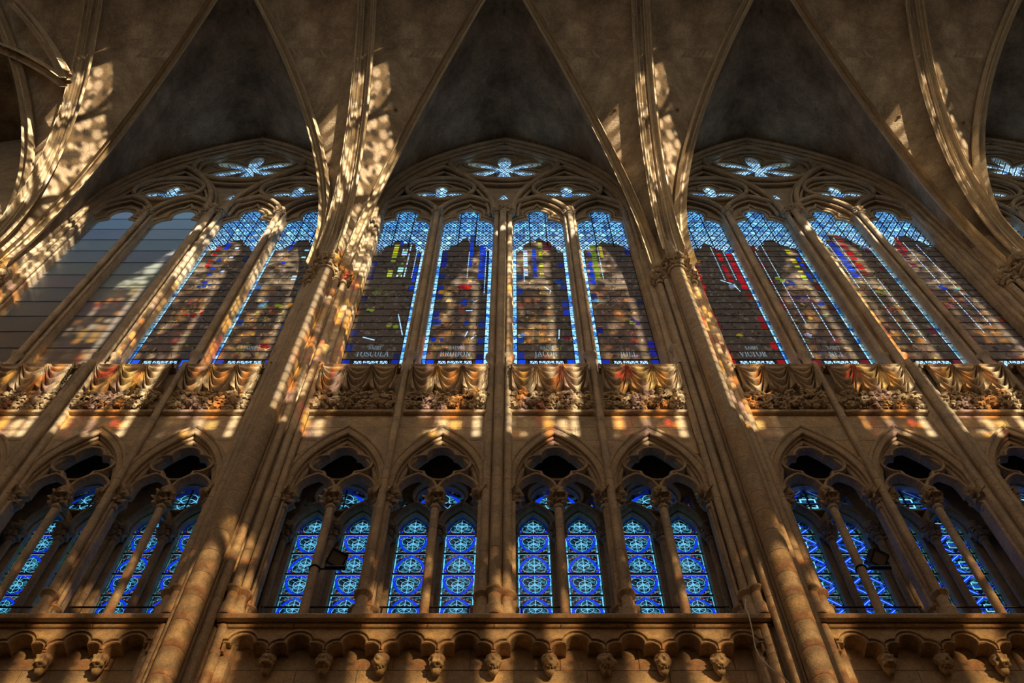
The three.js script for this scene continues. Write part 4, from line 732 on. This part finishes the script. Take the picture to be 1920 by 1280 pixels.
for (let k = -2.5; k <= 3.5; k++) {
  const seen = k >= -1.5 && k <= 1.5;
  if (seen) { const t = thing('transverse_rib', `broad moulded rib crossing the vault from the ${wordV[k]}`, 'rib', [bayX(k), 0, 0], 'transverse ribs'); transV.forEach((g) => obj('voussoir', g, M.rib, t)); }
  const s = thing('transverse_rib', 'south half of a broad moulded rib above the viewer', 'rib', [bayX(k), 0, ZS], 'south rib halves'); s.rotation.y = Math.PI; obj('rib', transWhole, M.rib, s);
  if (!seen) { const n = thing('transverse_rib', `broad moulded rib beyond the ${k < 0 ? 'left' : 'right'} end of the view`, 'rib', [bayX(k), 0, 0], 'far ribs'); obj('rib', transWhole, M.rib, n); }
}
for (let k = -2; k <= 3; k++) {
  const x = bayX(k);
  for (const [v, s] of [[diagV, -1], [diagVR, 1]]) {
    const t = thing('diagonal_rib', `slender diagonal rib rising from the pier on the ${s < 0 ? 'left' : 'right'} of the ${bayWord[k]}`, 'rib', [x, 0, 0], 'diagonal ribs'); v.forEach((g) => obj('voussoir', g, M.rib, t));
    const o = thing('diagonal_rib', 'south half of a slender diagonal rib above the viewer', 'rib', [x, 0, ZS], 'south rib halves'); o.rotation.y = Math.PI; obj('rib', s < 0 ? diagWhole : mirrorX(diagWhole), M.rib, o);
  }
  for (const [z, ry] of [[0, 0], [ZS, Math.PI]]) for (const [g, w] of [[webT, 'web beside the left broad rib'], [webTR, 'web beside the right broad rib'], [webW, 'left half of the dark web over the window'], [webWR, 'right half of the dark web over the window']]) {
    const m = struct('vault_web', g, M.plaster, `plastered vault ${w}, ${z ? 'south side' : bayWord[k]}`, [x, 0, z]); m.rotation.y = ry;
  }
  const key = thing('boss', `carved keystone where the ribs meet, ${bayWord[k]}`, 'keystone', [x, 0, ZM], 'keystones'); obj('stone', finish([lathe([[0.001, 36.2], [0.16, 36.22], [0.24, 36.32], [0.2, 36.5], [0.24, 36.7], [0.001, 36.7]], 16)]), M.rib, key);
}
// two short ribs that spring from the left edge rib into the far left bay
[[[-12.47, 31.9, 3.3], [-15.0, 35.1, 4.85], 'upper'], [[-12.47, 31.75, 3.15], [-15.5, 34.6, 3.6], 'lower']].forEach(([a, b, w]) => {
  const fn = (t) => [a[0] + (b[0] - a[0]) * t, a[1] + (b[1] - a[1]) * t + 0.25 * 4 * t * (1 - t), a[2] + (b[2] - a[2]) * t], d = new THREE.Vector3(b[0] - a[0], 0, b[2] - a[2]).normalize();
  const t = thing('short_rib', `${w} of two short ribs meeting the left edge rib in the top left corner`, 'rib', [0, 0, 0]); obj('rib', finish([ribSweep(fn, [d.z, 0, -d.x], secD, 0, 1, 10)]), M.rib, t);
});

// ---------------------------------------------------------------- the rest of the shell
const XA = bayX(-2) - HB, XB = bayX(3) + HB;
struct('floor', finish([box(XA - 1, XB + 1, -0.4, 0, -1.5, ZS + 1.5)]), M.floor, 'stone floor of the nave');
struct('roof', finish([box(XA - 1, XB + 1, 38.6, 39.2, -0.7, ZS + 0.7)]), M.dark, 'roof over the vault');
struct('wall_west', finish([box(XA - 1, XA, 0, 38.6, -1.5, ZS + 1.5)]), M.dark, 'end wall of the nave, left');
struct('wall_east', finish([box(XB, XB + 1, 0, 38.6, -1.5, ZS + 1.5)]), M.dark, 'end wall of the nave, right');
const southLow = finish([box(-HB, HB, 0, 12.95, 0, 0.8)]), southMid = finish([box(-HB, HB, 18.55, SILL - 0.25, 0, 0.8)]);
for (let k = -2; k <= 3; k++) {
  const x = bayX(k);
  struct('wall_south', southLow, M.dark, 'south wall of the nave below the gallery windows', [x, 0, ZS]);
  struct('wall_south', southMid, M.wall, 'south wall of the nave between the window rows', [x, 0, ZS]);
  const u = struct('wall_south', upperWall, M.wall, 'south wall of the nave around a clerestory window', [x, 0, ZS]); u.rotation.y = Math.PI;
  const b = struct('wall_south', triBack, M.wall, 'south wall of the nave with gallery lancets', [x, 0, ZS]); b.rotation.y = Math.PI;
  const w = thing(`window_${60 + k}`, 'row of paired lancets in the south gallery behind the viewer', null, [x, 0, ZS], 'south gallery windows', 'structure'); w.rotation.y = Math.PI;
  for (const c of ARCHES) { for (const s of [-1, 1]) { const g = new THREE.PlaneGeometry(0.56, 3.75).translate(c + s * 0.395, 14.88, -0.9), uv = g.attributes.uv; for (let n = 0; n < 4; n++) uv.setY(n, uv.getY(n) * 3.6); obj('lancet_pane', g, lancetGlass.warm, w); } obj('rose_pane', tri.ring, lancetGlass.warm, w).position.x = c; tri.side.forEach((g) => { obj('side_pane', g, lancetGlass.warm, w).position.x = c; }); }
}

// ---------------------------------------------------------------- small things
const lamp = (() => {
  const housing = finish([block(-0.13, 0.13, -0.12, 0.12, -0.09, 0.06, 0.02), ...Array.from({ length: 6 }, (_, i) => box(-0.12, 0.12, -0.1 + i * 0.04, -0.09 + i * 0.04, -0.14, -0.08))], 0.3);
  const rim = finish([sweep([[-0.125, -0.115], [-0.125, 0.115], [0.125, 0.115], [0.125, -0.115]], [[0.012, 0.05], [0.012, 0.078], [-0.018, 0.078], [-0.018, 0.05]], true)], 0.3), lens = finish([box(-0.11, 0.11, -0.1, 0.1, 0.055, 0.064)], 0.3);
  const yoke = finish([box(-0.155, -0.14, -0.16, 0.03, -0.025, 0.025), box(0.14, 0.155, -0.16, 0.03, -0.025, 0.025), box(-0.155, 0.155, -0.18, -0.16, -0.025, 0.025)], 0.3);
  const arm = finish([new THREE.CylinderGeometry(0.015, 0.015, 0.46, 10).rotateZ(Math.PI / 2).translate(0.23, 0, 0)]), collar = finish([new THREE.TorusGeometry(0.076, 0.014, 8, 24).rotateX(Math.PI / 2)]);
  return { housing, rim, lens, yoke, arm, collar };
})();
[[0, -2.7, 'black floodlight clamped to the column of the leftmost gallery arch below the middle window'], [1, -2.7, 'black floodlight clamped to the column of the leftmost gallery arch below the red-bordered window']].forEach(([k, c, label]) => {
  const t = thing('floodlight', label, 'floodlight', [bayX(k) + c, 14.38, -0.14]);
  obj('collar', lamp.collar, M.iron, t); obj('arm', lamp.arm, M.iron, t);
  const y = obj('yoke', lamp.yoke, M.black, t); y.position.set(0.3, 0.19, 0.02); const h = obj('housing', lamp.housing, M.black, t); h.position.set(0.3, 0.2, 0.02); h.rotation.set(0.75, 0.25, -0.42); obj('rim', lamp.rim, M.black, h); obj('lens', lamp.lens, M.lens, h);
});
{
  const c = new THREE.CatmullRomCurve3([[3.24, 13.3, 0.2], [3.2, 13.1, 0.21], [3.2, 13.01, 0.235], [3.2, 12.92, 0.25], [3.18, 12.57, 0.28], [3.15, 12.21, 0.3], [3.17, 11.98, 0.34], [3.24, 11.78, 0.38], [3.39, 11.48, 0.42], [3.46, 11.0, 0.44]].map((p) => new THREE.Vector3(...p)));
  const t = thing('cable', 'thin white cable hanging over the ledge beside the pier right of the middle window', 'cable'); obj('cable', finish([new THREE.TubeGeometry(c, 70, 0.0085, 8)]), M.cable, t);
}
// wooden plugs left in small holes of the vault plaster: (bay, mirrored, height share, across share)
const webPoint = (m, t, f) => { const a = off(tL, UPZ, UPZ)(t), b = off(diagPt, UPZ, UPZ)(t), k = 0.18 * 4 * f * (1 - f) * Math.min(1, t * 2); return [(m ? -1 : 1) * (a[0] + (b[0] - a[0]) * f), a[1] + (b[1] - a[1]) * f + k, a[2] + (b[2] - a[2]) * f]; };
const plugGeo = { hole: finish([new THREE.TorusGeometry(0.055, 0.02, 8, 16)]), peg: finish([new THREE.CylinderGeometry(0.035, 0.045, 0.16, 10).rotateX(Math.PI / 2)]) };
[[0, 0, 0.56, 0.59, 'in the sunlit web right of the left full pier'], [0, 1, 0.56, 0.53, 'in the web left of the right full pier'], [1, 0, 0.56, 0.61, 'in the sunlit web right of the right full pier'], [1, 1, 0.54, 0.53, 'in the web left of the right edge pier'], [2, 0, 0.52, 0.73, 'in the sunlit web at the right edge']].forEach(([k, m, u, f, w]) => {
  const p = webPoint(m, u, f), q = webPoint(m, u + 0.02, f), r = webPoint(m, u, f + 0.05), N = new THREE.Vector3(...q).sub(new THREE.Vector3(...p)).cross(new THREE.Vector3(...r).sub(new THREE.Vector3(...p))).normalize(); if (N.z < 0) N.negate();
  const t = thing('vault_plug', `small wooden plug ${w}`, 'plug', [bayX(k) + p[0], p[1], p[2]], 'vault plugs'); t.quaternion.setFromUnitVectors(new THREE.Vector3(0, 0, 1), N);
  obj('rim', plugGeo.hole, M.dark, t); obj('peg', plugGeo.peg, M.wood, t);
});

renderer.render(scene, camera);
